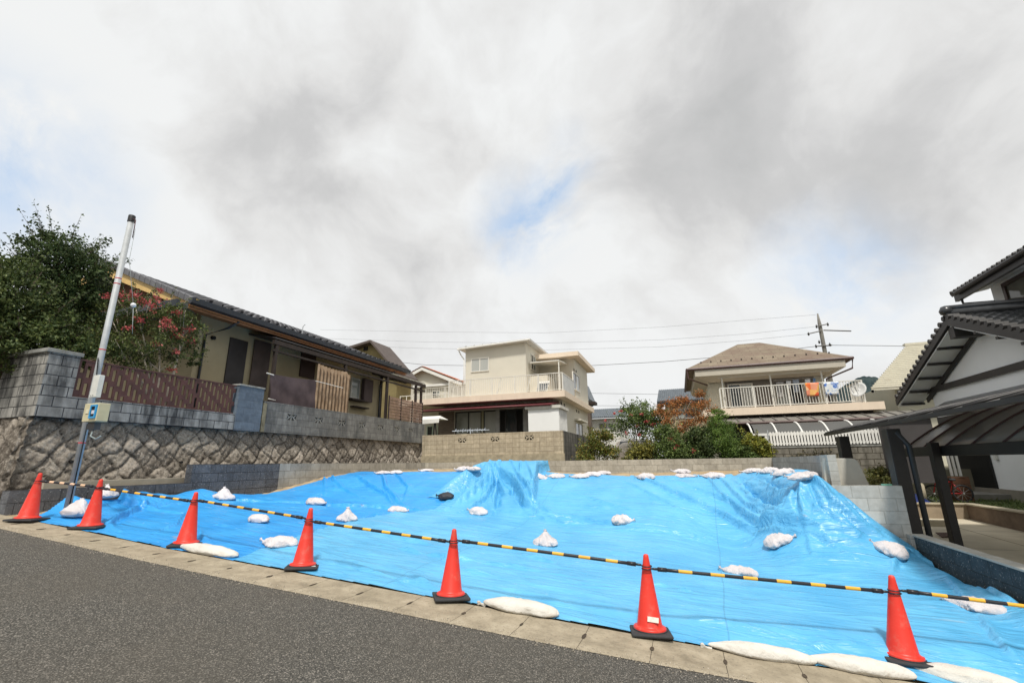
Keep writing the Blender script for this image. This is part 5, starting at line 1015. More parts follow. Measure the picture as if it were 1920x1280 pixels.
build(m, 'pickets', whitep, t); build(MB().tube([(xa_-.05, YP+.03, 2.05), (xa_-.05, YP+.03, 2.62)], .025, 8), 'post', galv, t)
# laundry
def cloth(name, label, q, Yc, mat, amp=.03, nx=14, nz=8, bulge=0):
    p = [PY(*k, Yc) for k in q]; m = MB()
    for j in range(nz+1):
        for i in range(nx+1):
            u, v_ = i/nx, j/nz; c = p[0].lerp(p[1], u).lerp(p[3].lerp(p[2], u), v_); m.v.append((c.x, c.y-amp*math.sin(u*9+v_*2)*(.3+v_), c.z))
    m.f = [(j*(nx+1)+i, (j+1)*(nx+1)+i, (j+1)*(nx+1)+i+1, j*(nx+1)+i+1) for j in range(nz) for i in range(nx)]
    o = build(m, name, mat, smooth=True, label=label, cat='laundry', group='laundry hung on the balcony'); sm = o.modifiers.new('thick', 'SOLIDIFY'); sm.thickness = .012; return o
g = G('towel_orange'); v_ = g.n('ShaderNodeTexVoronoi'); v_.inputs['Scale'].default_value = 3.4; g.t.links.new(g.pos, v_.inputs['Vector']); ss = g.n('ShaderNodeSeparateColor'); g.t.links.new(v_.outputs['Color'], ss.inputs[0]); cloth('towel', 'orange, red and yellow towel hanging on the balcony railing', [(1509, 718), (1535, 717), (1536, 742), (1513, 742)], Yl+.03, g.fin(g.ramp(ss.outputs[0], (.1, (.75, .13, .06)), (.35, (.8, .42, .05)), (.55, (.78, .5, .3)), (.8, (.7, .15, .1))), .9, .1))
g = G('towel_blue'); v_ = g.n('ShaderNodeTexNoise'); v_.inputs['Scale'].default_value = 4; g.t.links.new(g.pos, v_.inputs['Vector']); cloth('towel', 'white towel with a blue left edge hanging on the balcony railing', [(1544, 717), (1572, 715), (1573, 739), (1549, 740)], Yl+.03, g.fin(g.ramp(v_.outputs[0], (.4, (.08, .18, .5)), (.5, (.7, .75, .78)), (.62, (.74, .74, .72)), (.72, (.3, .42, .6))), .9, .1))
lw, lb_, lgx = M('cloth_white', (.72, .73, .75), .9), M('cloth_bluegrey', (.3, .34, .4), .9, .3, 6), M('cloth_grey', (.35, .34, .33), .9)
cloth('shirt', 'white shirt on the drying rail behind the railing', [(1474, 714), (1483, 714), (1483, 729), (1475, 729)], Yl+.6, lw)
cloth('shirt', 'blue grey shirt on the drying rail right of the white shirt', [(1486, 712), (1498, 711), (1499, 735), (1488, 736)], Yl+.6, lb_)
cloth('trousers', 'grey trousers hanging at the left end of the drying rail', [(1455, 716), (1469, 715), (1470, 745), (1458, 746)], Yl+.62, lgx)
cloth('shirt', 'pale round-collared shirt hanging just above the orange towel', [(1509, 711), (1519, 710), (1520, 725), (1509, 725)], Yl+.6, lw)
cloth('shirt', 'slim blue shirt hanging above the white and blue towel', [(1524, 709), (1529, 709), (1530, 725), (1525, 725)], Yl+.6, M('cloth_blue', (.2, .35, .6), .9))
build(MB().tube([PY(1450, 713, Yl+.61), PY(1545, 706, Yl+.61)], .012, 6), 'drying_rail', alu, label='thin drying rail across the balcony opening', cat='rail')
def dish(q, Yd, r, lab):
    c = PY(*q, Yd); t = thing('satellite_dish', lab, 'satellite dish', tuple(c)); m = MB(); n = 24; ax = Vector((-.55, -.75, .35)).normalized(); s1 = ax.cross(Vector((0, 0, 1))).normalized(); s2 = ax.cross(s1)
    for j in range(5):
        rr_ = r*j/4
        for k in range(n): a_ = 2*math.pi*k/n; m.v.append(tuple(c+s1*math.cos(a_)*rr_+s2*math.sin(a_)*rr_*1.08+ax*(.25*rr_*rr_/r)))
    m.f = [(j*n+k, j*n+(k+1) % n, (j+1)*n+(k+1) % n, (j+1)*n+k) for j in range(4) for k in range(n)]; o = build(m, 'reflector', M('dish_grey', (.62, .62, .6), .5, .05), t, smooth=True); sm = o.modifiers.new('thick', 'SOLIDIFY'); sm.thickness = .015
    build(MB().tube([c-ax*.02, c-ax*.15+Vector((0, 0, -.1)), c-ax*.15+Vector((0, 0, -.75))], .022, 8), 'mast', alu, t); build(MB().tube([c+s2*r*.9, c+ax*.35, c+ax*.4], [.01, .012, .03], 8), 'feed_arm', alu, t)
dish((1610, 731), Yl+.1, .33, 'grey satellite dish at the right corner of the laundry balcony')
# utility pole and wires
t = thing('utility_pole', 'concrete utility pole with insulators rising behind the brown hip roof', 'utility pole', (11.1, 40, 1)); pc = M('pole_concrete', (.2, .19, .17), .8, .15); UZ = PY(1532, 588, 40).z; ux = PY(1540, 625, 40).x
build(MB().tube([(ux, 40, 1), (ux, 40, UZ-.9), (ux, 40, UZ)], [.2, .13, .05], 14), 'shaft', pc, t, smooth=True)
for q0, q1, r_ in (((1530, 612), (1553, 607), .04), ((1514, 626), (1540, 620), .045), ((1544, 619), (1596, 620.5), .045), ((1530, 649), (1560, 647), .05)):
    build(MB().tube([PY(*q0, 39.8), PY(*q1, 39.8)], r_, 8), 'cross_arm', darkf, t)
for q in ((1531, 612), (1516, 626), (1530, 649), (1556, 646), (1552, 608), (1536, 641)): p = PY(*q, 39.8); build(MB().lathe([(.0, -.14), (.07, -.1), (.05, -.03), (.09, 0), (.05, .06), (.03, .14), (0, .15)], 10, tuple(p), cap=False), 'insulator', darkf, t, smooth=True)
wirem = M('wire_black', (.06, .065, .07), .6)
for i, (pts, r_, lb) in enumerate((([(1530, 590), (1400, 600), (1240, 613), (1020, 624), (800, 622), (600, 618)], .012, 'highest thin overhead wire running left from the pole top'), ([(1531, 612), (1400, 626), (1240, 637), (1020, 643), (800, 641), (600, 634)], .013, 'second overhead wire below the highest one'),
    ([(1516, 626), (1400, 638), (1240, 650), (1020, 656), (800, 653), (600, 646)], .013, 'third overhead wire reaching the lower crossarm'), ([(1530, 649), (1400, 665), (1240, 678), (1110, 685), (1000, 687), (800, 684), (640, 668)], .03, 'thick overhead cable passing just behind the roofs'),
    ([(1556, 647), (1650, 648), (1760, 650), (1960, 652)], .03, 'thick cable running right from the utility pole'), ([(1500, 738), (1240, 739), (1110, 737), (900, 733)], .02, 'low cable seen between the two balcony houses'), ([(1500, 762), (1240, 761), (1110, 760), (900, 757)], .02, 'lowest cable above the white house beside the balcony house'))):
    P = [PY(*q, 39.8) for q in pts]; build(MB().tube(P, r_*.65, 5), 'overhead_wire', wirem, smooth=True, label=lb, cat='wire', group='overhead wires')
# hill
m = MB(); rr = np.random.RandomState(5); n = 150; ny = 30; Xh = np.linspace(95, 420, n); 
for j in range(ny):
    for i in range(n):
        x = Xh[i]; v_ = j/(ny-1); y = 520+v_*160; pr = 94*math.exp(-((x-213)/68)**2)*math.sin(min(1, v_*1.4)*math.pi/2); m.v.append((x, y, -3+pr+mnoise.noise((x*.05, y*.05, 0))*4+mnoise.noise((x*.35, y*.3, 3))*2.6*min(1, pr/20)))
m.f = [(j*n+i, j*n+i+1, (j+1)*n+i+1, (j+1)*n+i) for j in range(ny-1) for i in range(n-1)]
g = G('hazed_forest'); build(m, 'hill', g.fin(g.ramp(g.noise(.09, 8, .7), (.35, (.028, .042, .046)), (.65, (.055, .075, .075))), 1, 0), kind='structure', local=True)  # distance haze is painted in as a blue cast of the forest colour
# pale metal roof building
t = thing('ribbed_roof_house', 'building with pale ribbed metal roof behind the white walled house', 'house', (11, 29, 1.3)); e0, e1 = PY(1634, 731, 25.0), PY(1712, 720, 25.0); r0, r1_ = PY(1701, 651, 28.6), PY(1800, 636, 28.6)
zE = (e0.z+e1.z)/2; zR = (r0.z+r1_.z)/2; X0, X1 = e0.x, e0.x+6; X0r = e0.x; rib = M('pale_ribbed_metal', (.55, .52, .42), .5, .06, 2, 0)
m = MB(); n = 22
R0 = Vector((PY(1701, 651, 28.6).x, 28.6, zR)); E0 = Vector((X0, 25.0, zE)); 
for k in range(n):
    u0, u1 = k/n, (k+1)/n; a0_, a1_ = E0.lerp(R0, u0), E0.lerp(R0, u1); m.prism([a0_, a1_+Vector((0, 0, -.0)), a1_+Vector((0, 0, -.06)), a0_+Vector((0, 0, -.1))][::-1], (6.5, 0, 0)); 
    m.box(a0_.x, a0_.x+6.5, a0_.y-.02, a0_.y+.03, a0_.z, a0_.z+.06)
rf = build(m, 'roof', rib, t); build(MB().box(R0.x-.1, R0.x+6.5, 28.5, 28.8, zR-.02, zR+.1), 'ridge_cap', rib, rf); build(MB().box(E0.x+1.2, E0.x+7, 25.9, 31, 1, zE+.3), 'wall', crm2, t); 
for q in ((1645, 722), (1663, 716), (1676, 716), (1688, 716)): p = PY(*q, 25.7); build(MB().box(p.x-.12, p.x+.12, 25.55, 25.65, p.z-.02, p.z+.09), 'snow_guard', M('rust', (.2, .08, .04), .8), rf); build(MB().prism([(E0.x-.02, 24.98, zE-.08), (E0.x-.02, 24.98, zE-.2), (R0.x-.02, 28.6, zR-.25), (R0.x-.02, 28.6, zR-.08)], (.1, 0, 0)), 'bargeboard', wht, rf)
# ------------------------------------------------------------------ white house on the right
h = thing('white_house', 'white walled house with black timber trim and black tiled roofs at the right edge', 'house', (9, 15, .5)); GX = 7.67; wx_ = 8.35
wp = M('white_plaster', (.72, .74, .75), .85, .05, .8, .1); blk = M('black_timber', (.028, .026, .025), .5, .2, 3); tile = M('black_glazed_tile', (.035, .037, .04), .28, .3, 5, .1, .6)
ay, az = 16.1, 5.5; fy, fz = 20.46, 3.66; ny_, nz_ = 2*ay-fy, fz
m = MB(); m.prism([(wx_, fy-.9, .4), (wx_, ny_+.9, .4), (wx_, ny_+.9, 3.95), (wx_, ay, az-.25), (wx_, fy-.9, 3.95)], (6, 0, 0)); build(m, 'wall', wp, h)
tiled_roof((GX, ny_, nz_), (GX+6, ny_, nz_), (GX, ay, az), (GX+6, ay, az), 15, 22, tile, 'roof', h, .06, .05, .045); tiled_roof((GX+6, fy, fz), (GX, fy, fz), (GX+6, ay, az), (GX, ay, az), 15, 22, tile, 'roof', h, .06, .05, .045)
m = MB(); m.tube([(GX-.05, ay, az+.12), (GX+6, ay, az+.12)], .12, 10); m.tube([(GX-.02, ay, az+.28), (GX+6, ay, az+.28)], .07, 10); m.lathe([(0, -.02), (.13, 0), (.16, .1), (.1, .22), (0, .25)], 12, (GX+.0, ay, az+.1), cap=False); build(m, 'ridge_tiles', tile, h, smooth=True)
m = MB()
for sgn, ey_ in ((1, fy), (-1, ny_)):
    n = 17
    for k in range(n): u = (k+.5)/n; y = ay+(ey_-ay)*u; z = az+(fz-az)*u; m.tube([(GX-.07, y, z+.05), (GX+.2, y, z+.05)], .075, 8); 
    m.prism([(GX, ay, az-.0), (GX, ey_, fz-.0), (GX, ey_, fz-.2), (GX, ay, az-.24)], (-.05, 0, 0))
build(m, 'verge', blk, h)
m = MB(); 
for sgn, ey_ in ((1, fy), (-1, ny_)): m.prism([(GX+.02, ay, az-.26), (GX+.02, ey_, fz-.21), (GX+.02, ey_, fz-.24), (GX+.02, ay, az-.3)], (.66, 0, 0))
build(m, 'soffit', wp, h)
m = MB()
for u in (.22, .4, .58, .76, .94):
    for ey_ in (fy, ny_): y = ay+(ey_-ay)*u; z = az-.3+(fz-az)*u; m.box(GX+.02, wx_, y-.05, y+.05, z-.05, z+.02)
m.box(wx_-.09, wx_-.03, ny_+.8, fy-.8, 3.72, 3.9); m.box(GX+.0, wx_, ay-.14, ay+.14, az-.62, az-.3)
for sgn in (1, -1): m.prism([(wx_-.03, ay, az-.35), (wx_-.03, ay+sgn*3.7, az-.35-3.7*.42), (wx_-.03, ay+sgn*3.7, az-.5-3.7*.42), (wx_-.03, ay, az-.5)], (-.05, 0, 0))
build(m, 'timber_trim', blk, h)
m = MB(); m.prism([(wx_-.0, 14.6, 3.25), (wx_-.55, 14.6, 2.98), (wx_-.55, 14.6, 3.03), (wx_, 14.6, 3.36)], (0, 4.3, 0)); build(m, 'pent_roof', tile, h)
# upper storey
uwx = 9.9; m = MB(); m.prism([(uwx, 10, 4), (uwx, PX(1851, 520, uwx).y, 4), (uwx, PX(1851, 520, uwx).y, 7.4), (uwx, 10, 7.4)], (5, 0, 0)); build(m, 'upper_wall', wp, h)
uex = 9.0; ya_, yb_ = PX(1780, 545, uex).y, 9.5; zz_ = PX(1920, 470, uex).z; tiled_roof((uex, ya_, zz_), (uex, yb_, zz_), (uex+3.6, ya_, zz_+1.6), (uex+3.6, yb_, zz_+1.6), 12, 40, tile, 'upper_roof', h, .07, .06, .04)
m = MB(); 
for k in range(46): y = ya_-(ya_-yb_)*(k+.5)/40; 
for k in range(40): y = ya_-(ya_-yb_)*(k+.5)/40; m.tube([(uex-.04, y, zz_+.05), (uex+.3, y, zz_+.17)], .055, 8)
m.box(uex+.0, uex+.1, yb_, ya_-.15, zz_-.28, zz_-.04); m.tube([(uex-.07, ya_-.4, zz_-.06), (uex-.07, yb_, zz_-.06)], .07, 8); build(m, 'upper_eave', blk, h)
build(MB().prism([(uex+.05, yb_, zz_-.12), (uwx+.05, yb_, zz_+.05), (uwx+.05, yb_, zz_+.08), (uex+.05, yb_, zz_-.09)][::-1], (0, ya_-yb_-.1, 0)), 'upper_soffit', wp, h)
p = PX(1851, 520, uwx); m = MB(); m.tube([(uex+.05, p.y-.1, zz_-.2), (uex+.1, p.y-.05, zz_-.42), (uwx-.05, p.y-.05, zz_-.42), (uwx-.05, p.y-.05, 5)], .045, 8); build(m, 'downpipe', blk, h, smooth=True)
a, b = PX(1894, 577, uwx), PX(1930, 505, uwx); window_x(uwx, b.y, a.y, a.z, b.z, h, M('brown_frame', (.07, .045, .04), .5), [glass_mat('olive_glass', (.12, .12, .1))], -1, .12, ())
# ground storey: dark door, foundation, slatted screen
a, b = PX(1795, 925, wx_), PX(1876, 925, wx_); build(MB().box(wx_-.05, wx_-.001, b.y, a.y, .72, 2.9), 'door', M('black_door', (.012, .013, .014), .35), h); build(MB().box(wx_-.08, wx_-.0, ny_+.9, fy-.9, .4, .74), 'foundation', M('foundation_grey', (.24, .22, .18), .9, .1), h)
p = PX(1869, 855, wx_); build(MB().box(wx_-.06, wx_, p.y-.06, p.y+.06, p.z-.1, p.z+.1), 'door_bell', gw, h)
build(MB().box(wx_-.9, wx_, b.y-.6, a.y+.8, .46, .62), 'door_step', M('step_stone', (.2, .19, .17), .85), h)
# ------------------------------------------------------------------ carports and yard at right
blkm = M('carport_metal', (.022, .021, .021), .4, .15, 2, 0, .4, .1)
t = thing('flat_carport', 'dark ribbed carport with thick black posts beside the block walls', 'carport', (4.6, 10, 0)); EXc = 3.45
ya_, yb_ = PX(1547, 809, EXc).y, 5.9; cz = 2.2; prof = [(0, 0), (.3, .085), (.7, .185), (1.1, .275), (1.5, .35), (2.0, .42), (2.6, .46)]; m = MB()
for dx, dz in prof: m.v += [(EXc+dx, ya_, cz+dz), (EXc+dx, yb_, cz+dz)]
for dx, dz in prof: m.v += [(EXc+dx, ya_, cz+dz-.03), (EXc+dx, yb_, cz+dz-.03)]
k = len(prof); m.f = [(2*i, 2*i+2, 2*i+3, 2*i+1) for i in range(k-1)]+[(2*k+2*i+1, 2*k+2*i+3, 2*k+2*i+2, 2*k+2*i) for i in range(k-1)]+[(2*i, 2*k+2*i, 2*k+2*i+2, 2*i+2) for i in range(k-1)]
def polycarb(name, col, tint, k):
    tp = G(name); trb = tp.n('ShaderNodeBsdfTransparent'); trb.inputs[0].default_value = (*tint, 1); mx = tp.n('ShaderNodeMixShader'); mx.inputs[0].default_value = k; tp.fin(col, .28, .7); tp.t.links.new(trb.outputs[0], mx.inputs[1]); tp.t.links.new(tp.b.outputs[0], mx.inputs[2]); tp.t.links.new(mx.outputs[0], tp.o.inputs[0]); return tp.m
build(m, 'roof_sheet', polycarb('smoked_sheet', (.22, .21, .2), (.75, .73, .7), .72), t, smooth=True)
for kx in range(11):
    y = ya_-(ya_-yb_)*kx/10; m = MB(); m.tube([(EXc+dx, y, cz+dz+.02) for dx, dz in prof], .022, 6); build(m, 'rib', blkm, t, smooth=True)
build(MB().box(EXc-.04, EXc+.04, yb_, ya_, cz-.045, cz+.015), 'eave_beam', blkm, t)
for q in ((1583, 840), (1679, 850)): p = PX(*q, EXc+.12); build(MB().box(EXc+.02, EXc+.22, p.y-.13, p.y+.13, -.1, cz-.1), 'post', blkm, t, bevel=.01)
p = PX(1679, 850, EXc+.12); m = MB(); m.tube([(EXc+.3, p.y-.1, -.1), (EXc+.3, p.y-.1, 1.8), (EXc+.15, p.y-.1, 2.05)], .045, 8); build(m, 'downpipe', M('downpipe_grey', (.035, .04, .045), .5), t, smooth=True)
t = thing('arched_carport', 'arched carport with smoky translucent panels at the right edge', 'carport', (5.6, 10, 0)); AX = 4.72
ya_, yb_ = PX(1703, 842, AX).y+.1, 6.0; cz = 1.8; n = 12; prof = [(2.5*(1-math.cos(u*math.pi/2)), 1.0*math.sin(u*math.pi/2)) for u in [k/n for k in range(n+1)]]; prof = [(2.6*u, .96*(1-(1-u)**2.2)) for u in [k/n for k in range(n+1)]]; m = MB()
for dx, dz in prof: m.v += [(AX+dx, ya_, cz+dz), (AX+dx, yb_, cz+dz)]
k = len(prof); m.f = [(2*i, 2*i+2, 2*i+3, 2*i+1) for i in range(k-1)]
tpm = polycarb('smoky_polycarbonate', (.34, .32, .29), (.82, .8, .76), .72)
o = build(m, 'roof_sheet', tpm, t, smooth=True); sm = o.modifiers.new('thick', 'SOLIDIFY'); sm.thickness = .006
for kx in range(9):
    y = ya_-(ya_-yb_)*kx/8; m = MB(); m.tube([(AX+dx, y, cz+dz+.01) for dx, dz in prof], .024, 6); build(m, 'rib', M('rib_redbrown', (.08, .04, .035), .5), t, smooth=True)
build(MB().box(AX-.06, AX+.05, yb_, ya_, cz-.17, cz+.02), 'eave_beam', blkm, t, bevel=.008); build(MB().box(AX+2.55, AX+2.65, yb_, ya_, cz+.78, cz+.95), 'rear_beam', blkm, t)
p = PX(1757, 850, AX-.1); build(MB().box(AX-.2, AX-.07, p.y-.09, p.y+.09, -.1, cz+.08), 'post', blkm, t, bevel=.006); build(MB().box(AX-.2, AX-.07, 6.6, 6.75, -.35, cz+.08), 'post', blkm, t, bevel=.006)
# planter walls, kerb stone, grate
brs = M('brown_stone', (.16, .115, .08), .9, .25, 4, .4); pal = M('pale_block', (.42, .37, .27), .9, .15, 3, .3)
p0, p1 = PX(1830, 975, 6.7), PX(1925, 1000, 6.7); t = thing('planter_wall', 'low brown stone planter wall round the raised yard behind the driveway', 'planter wall', (6.7, 13, .1)); build(MB().box(6.62, 6.8, 8.5, 15.2, .02, .46), 'side_section', brs, t); build(MB().box(4.6, 6.8, 15.2, 15.36, .02, .46), 'front_section', M('tan_blocks', (.3, .24, .17), .9, .2, 3, .3), t); build(MB().box(4.58, 6.84, 15.16, 15.4, .46, .49), 'coping', pal, t)
build(MB().box(6.58, 6.84, 8.5, 15.16, .46, .49), 'coping', pal, t)
a, b = PZ(1722, 985, .1), PZ(1770, 985, .1); build(MB().box(a.x, b.x+.1, a.y, a.y+.16, .05, .22), 'kerb_stone', pal, label='short pale kerb stone lying across the driveway behind the thick post', cat='kerb stone', bevel=.01)
q = [PZ(*k, .09) for k in ((1754, 997), (1784, 997), (1795, 1005), (1765, 1005))]; m = MB(); m.prism([(p.x, p.y, .075) for p in q], (0, 0, .012)); build(m, 'drain_grate', M('rust_grate', (.09, .05, .035), .8, .3, 20), label='rusty brown drain grate set in the driveway', cat='drain grate')
# screen, crate, pipe, kids bicycle, covered cart
t = thing('storage_shed', 'dark grey shed wall panel behind the thick carport post', 'shed', (6.6, 15.7, .46)); a, b = PY(1690, 900, 15.6), PY(1746, 790, 15.6); build(MB().box(a.x, b.x, 15.6, 16.4, PY(1700, 905, 15.6).z, b.z+.1), 'panel', M('shed_dark', (.055, .05, .05), .6, .15, 1.5), t); build(MB().box(a.x-.05, b.x+.05, 15.5, 16.5, b.z+.1, b.z+.16), 'top', blkm, t)
p = PY(1723, 905, 15.7); build(MB().tube([(p.x, 15.7, .46), (p.x, 15.7, PY(1723, 903, 15.7).z+.12)], .1, 14), 'leg', pal, t, smooth=True)
t = thing('slat_screen', 'screen of bright upright slats beside the black door', 'screen', (8, 16.9, .6)); 
for k, q in enumerate(((1775, 850), (1783, 850), (1791, 849))): p, p2 = PY(q[0], q[1], 16.4), PY(q[0]+2, 892, 16.4); build(MB().box(p.x-.025, p.x+.025, 16.38, 16.42, p2.z, 2.4), 'slat', whitep, t)
for k in range(2): p = PY(1742+k*9, 850, 16.5); build(MB().box(p.x-.02, p.x+.02, 16.48, 16.52, 1.0, 2.3), 'slat', alu, t)
p = PY(1790, 910, 16.0); t = thing('wooden_crate', 'reddish brown wooden box under the bright slats', 'crate', (p.x, 16, .46)); m = MB()
a, b = PY(1787, 925, 16.0), PY(1812, 892, 16.0)
for k in range(4): z = .47+k*.15; m.box(a.x, b.x, 15.9, 15.93, z, z+.14); m.box(a.x, a.x+.03, 15.93, 16.3, z, z+.14); m.box(b.x-.03, b.x, 15.93, 16.3, z, z+.14)
build(m, 'boards', M('crate_wood', (.14, .065, .035), .8, .3, 5), t); build(MB().box(a.x, b.x, 15.9, 16.33, 1.07, 1.1), 'lid', MC['crate_wood'], t)
c = PY(1750, 921, 15.8); t = thing('bicycle', 'small red and black bicycle parked behind the carport post', 'bicycle', (c.x, 15.8, .49)); R_ = .2; c = Vector((c.x, 15.8, .49+R_))
def wheel(cc, nm):
    m = MB(); m.tube([(cc.x+R_*math.cos(a_), cc.y+R_*math.sin(a_)*.5, cc.z+R_*math.sin(a_)) if False else (cc.x+R_*math.cos(a_), cc.y, cc.z+R_*math.sin(a_)) for a_ in [k*math.pi/14 for k in range(29)]], .022, 8, cap=False); o = build(m, 'wheel', rub, t, smooth=True)
    s_ = MB()
    for k in range(10): a_ = k*math.pi/5; s_.tube([cc, (cc.x+R_*.95*math.cos(a_), cc.y, cc.z+R_*.95*math.sin(a_))], .003, 4)
    s_.tube([cc-Vector((0, .05, 0)), cc+Vector((0, .05, 0))], .02, 8); build(s_, 'spokes', alu, o)
wheel(c, 'f'); c2 = c+Vector((.62, 0, 0)); wheel(c2, 'r')
m = MB(); redf = M('bike_red', (.45, .02, .03), .3); m.tube([c, c+Vector((.1, 0, .32)), c+Vector((.12, 0, .42))], .014, 8); m.tube([c+Vector((.1, 0, .3)), c+Vector((.36, 0, -.0)), c+Vector((.45, 0, .3)), c+Vector((.1, 0, .26))], .016, 8); m.tube([c2, c+Vector((.36, 0, 0))], .012, 8); m.tube([c2, c+Vector((.44, 0, .26))], .012, 8); build(m, 'frame', redf, t, smooth=True)
m = MB(); m.tube([c+Vector((.12, -.2, .46)), c+Vector((.12, 0, .42)), c+Vector((.12, .2, .46))], .013, 8); build(m, 'handlebar', darkf, t, smooth=True)
m = MB(); m.lathe([(0, -.02), (.07, -.01), (.08, .02), (.04, .05), (0, .05)], 12, tuple(c+Vector((.46, 0, .33))), cap=False); build(m, 'saddle', rub, t, smooth=True)
p = PZ(1728, 968, .12); t = thing('covered_cart', 'dark blue plastic cover slumped behind the thick carport post', 'covered cart', (p.x, p.y, .12)); m = MB(); n = 20
for j in range(n+1):
    for i in range(n+1):
        u, v_ = i/n*2-1, j/n*2-1; r = max(abs(u), abs(v_)); hgt = .55*max(0, 1-r**2.5)*(1-.35*u)+.04*mnoise.noise((u*3, v_*3, 2)); m.v.append((p.x+u*.42, p.y+.1+v_*.5, .12+max(0, hgt)))
m.f = [(j*(n+1)+i, j*(n+1)+i+1, (j+1)*(n+1)+i+1, (j+1)*(n+1)+i) for j in range(n) for i in range(n)]; build(m, 'cover', M('navy_cover', (.02, .035, .14), .35, .5, 5, .3), t, smooth=True)
# ------------------------------------------------------------------ trees and shrubs
def leaves(pts, size, seed, asp=.55, up=.35):
    """many small folded leaves at the given points"""
    r = np.random.RandomState(seed); n = len(pts); pts = np.asarray(pts)
    d = r.normal(size=(n, 3)); d /= np.linalg.norm(d, axis=1)[:, None]; nr = r.normal(size=(n, 3)); nr[:, 2] = np.abs(nr[:, 2])+up; sd = np.cross(d, nr); sd /= np.linalg.norm(sd, axis=1)[:, None]; nn = np.cross(sd, d)
    s = size*r.uniform(.6, 1.3, n)[:, None]; a = pts-d*s*.5; b = pts+d*s*.5; w1 = sd*s*asp*.5
    V = np.stack([a, pts+w1+nn*s*.08, b, pts-w1+nn*s*.08], 1).reshape(-1, 3); m = MB(); m.v = V.tolist(); m.f = [(4*i, 4*i+1, 4*i+2, 4*i+3) for i in range(n)]; return m
def clumped(blobs, n, seed, clump=.22, shell=.55):
    r = np.random.RandomState(seed); tot = sum(b[3]**2 for b in blobs); P = []
    for cx, cyy, cz, rad, *sq in blobs:
        q = sq[0] if sq else .85; k = int(n*rad**2/tot); nc = max(6, k//38)
        d = r.normal(size=(nc, 3)); d /= np.linalg.norm(d, axis=1)[:, None]; rr_ = rad*(shell+(1-shell)*r.uniform(size=nc)**.6)*(1+.18*r.normal(size=nc))
        c = np.array([cx, cyy, cz])+d*rr_[:, None]*np.array([1, 1, q]); idx = r.randint(0, nc, k)
        P.append(c[idx]+r.normal(size=(k, 3))*rad*clump*np.array([1, 1, .7])*(.4+.9*r.uniform(size=(k, 1))))
    return np.vstack(P)
def pb(px, py, rp, plane, val, sq=.85):
    p = PX(px, py, val) if plane == 'x' else PY(px, py, val); return (p.x, p.y, p.z, rp*(p-CAM).dot(FW)/F, sq)
bark = M('bark', (.11, .085, .06), .95, .3, 6, .6); palebark = M('pale_bark', (.42, .37, .3), .9, .2, 6, .4)
dg = leaf_mat('dark_leaves', [(.03, .05, .018), (.055, .09, .03), (.1, .14, .045), (.07, .1, .03)]); mg = leaf_mat('mid_leaves', [(.07, .11, .03), (.12, .18, .05), (.19, .25, .07), (.08, .12, .035)])
yg = leaf_mat('yellow_leaves', [(.2, .22, .03), (.35, .33, .05), (.12, .17, .03), (.26, .24, .06)]); og = leaf_mat('orange_leaves', [(.4, .15, .05), (.52, .23, .08), (.28, .12, .04), (.18, .13, .05)]); fl = leaf_mat('pink_petals', [(.5, .1, .1), (.58, .17, .16), (.4, .07, .07)], .3)
def sprigs(starts, n, seed, L_=.5, size=.05, r_=.006):
    rr = random.Random(seed); P = []; m = MB()
    for k in range(n):
        c = rr.choice(starts); a = rr.uniform(0, 6.28); s = Vector((c[0]+math.cos(a)*c[3]*.6, c[1]+math.sin(a)*c[3]*.6, c[2]+c[3]*.55)); d = Vector((math.cos(a)*.55+rr.uniform(-.3, .3), math.sin(a)*.55, rr.uniform(.5, 1.2))).normalized()*L_*rr.uniform(.6, 1.4); pts = [s, s+d*.5+Vector((0, 0, .02)), s+d]
        m.tube(pts, [r_, r_*.7, r_*.3], 4, cap=False)
        for j in range(26): u = rr.random(); q = s+d*u; P.append((q.x+rr.gauss(0, .03), q.y+rr.gauss(0, .03), q.z+rr.gauss(0, .03)))
    return m, P
def plant(name, label, cat, blobs, n, size, mat, seed, trunk=None, limbs=0, barkm=None, flowers=None, spr=0, fname='flowers', group=None, clump=.22, shell=.5, asp=.55, sprl=.5, crown='crown'):
    zb = trunk[2]; t = thing(name, label, cat, trunk[:3], group); P = clumped(blobs, n, seed, clump, shell).tolist(); barkm = barkm or bark; m = MB(); rr = random.Random(seed)
    if spr: sm_, sp_ = sprigs(blobs[:3], spr, seed, sprl, size); P += sp_; m.v, m.f = sm_.v, sm_.f
    base = Vector(trunk[:3]); tr_ = trunk[3]
    for b in blobs[:max(limbs, 1)]:
        e = Vector(b[:3]); mid = base.lerp(e, .5)+Vector((rr.uniform(-.1, .1), rr.uniform(-.1, .1), .15)); m.tube([base, base.lerp(mid, .6), mid, e], [tr_, tr_*.75, tr_*.5, tr_*.2], 7)
        for q in range(3): f = e+Vector((rr.uniform(-1, 1), rr.uniform(-1, 1), rr.uniform(-.2, 1)))*b[3]*.8; m.tube([mid.lerp(e, .6), f], [tr_*.28, tr_*.08], 5)
    build(m, 'trunk', barkm, t, smooth=True); build(leaves(P, size, seed, asp), crown, mat, t)
    if flowers:
        Q = []
        for (px_, py_, rp, pl, val) in flowers:
            b = pb(px_, py_, rp, pl, val); r2 = np.random.RandomState(int(px_*7+py_)); Q += (np.array(b[:3])+r2.normal(size=(int(14+rp*6), 3))*b[3]*np.array([.7, .7, .5])).tolist()
        build(leaves(Q, size*.75, seed+1, .9), fname, fl, t)
    return t
X1 = -13.0
b1 = [pb(112, 492, 62, 'x', X1-.3), pb(135, 535, 60, 'x', X1-.4), pb(85, 540, 52, 'x', X1-.4), pb(150, 500, 40, 'x', X1-.5), pb(120, 590, 60, 'x', X1-.5), pb(180, 570, 40, 'x', X1-.6), pb(90, 470, 36, 'x', X1-.4)]
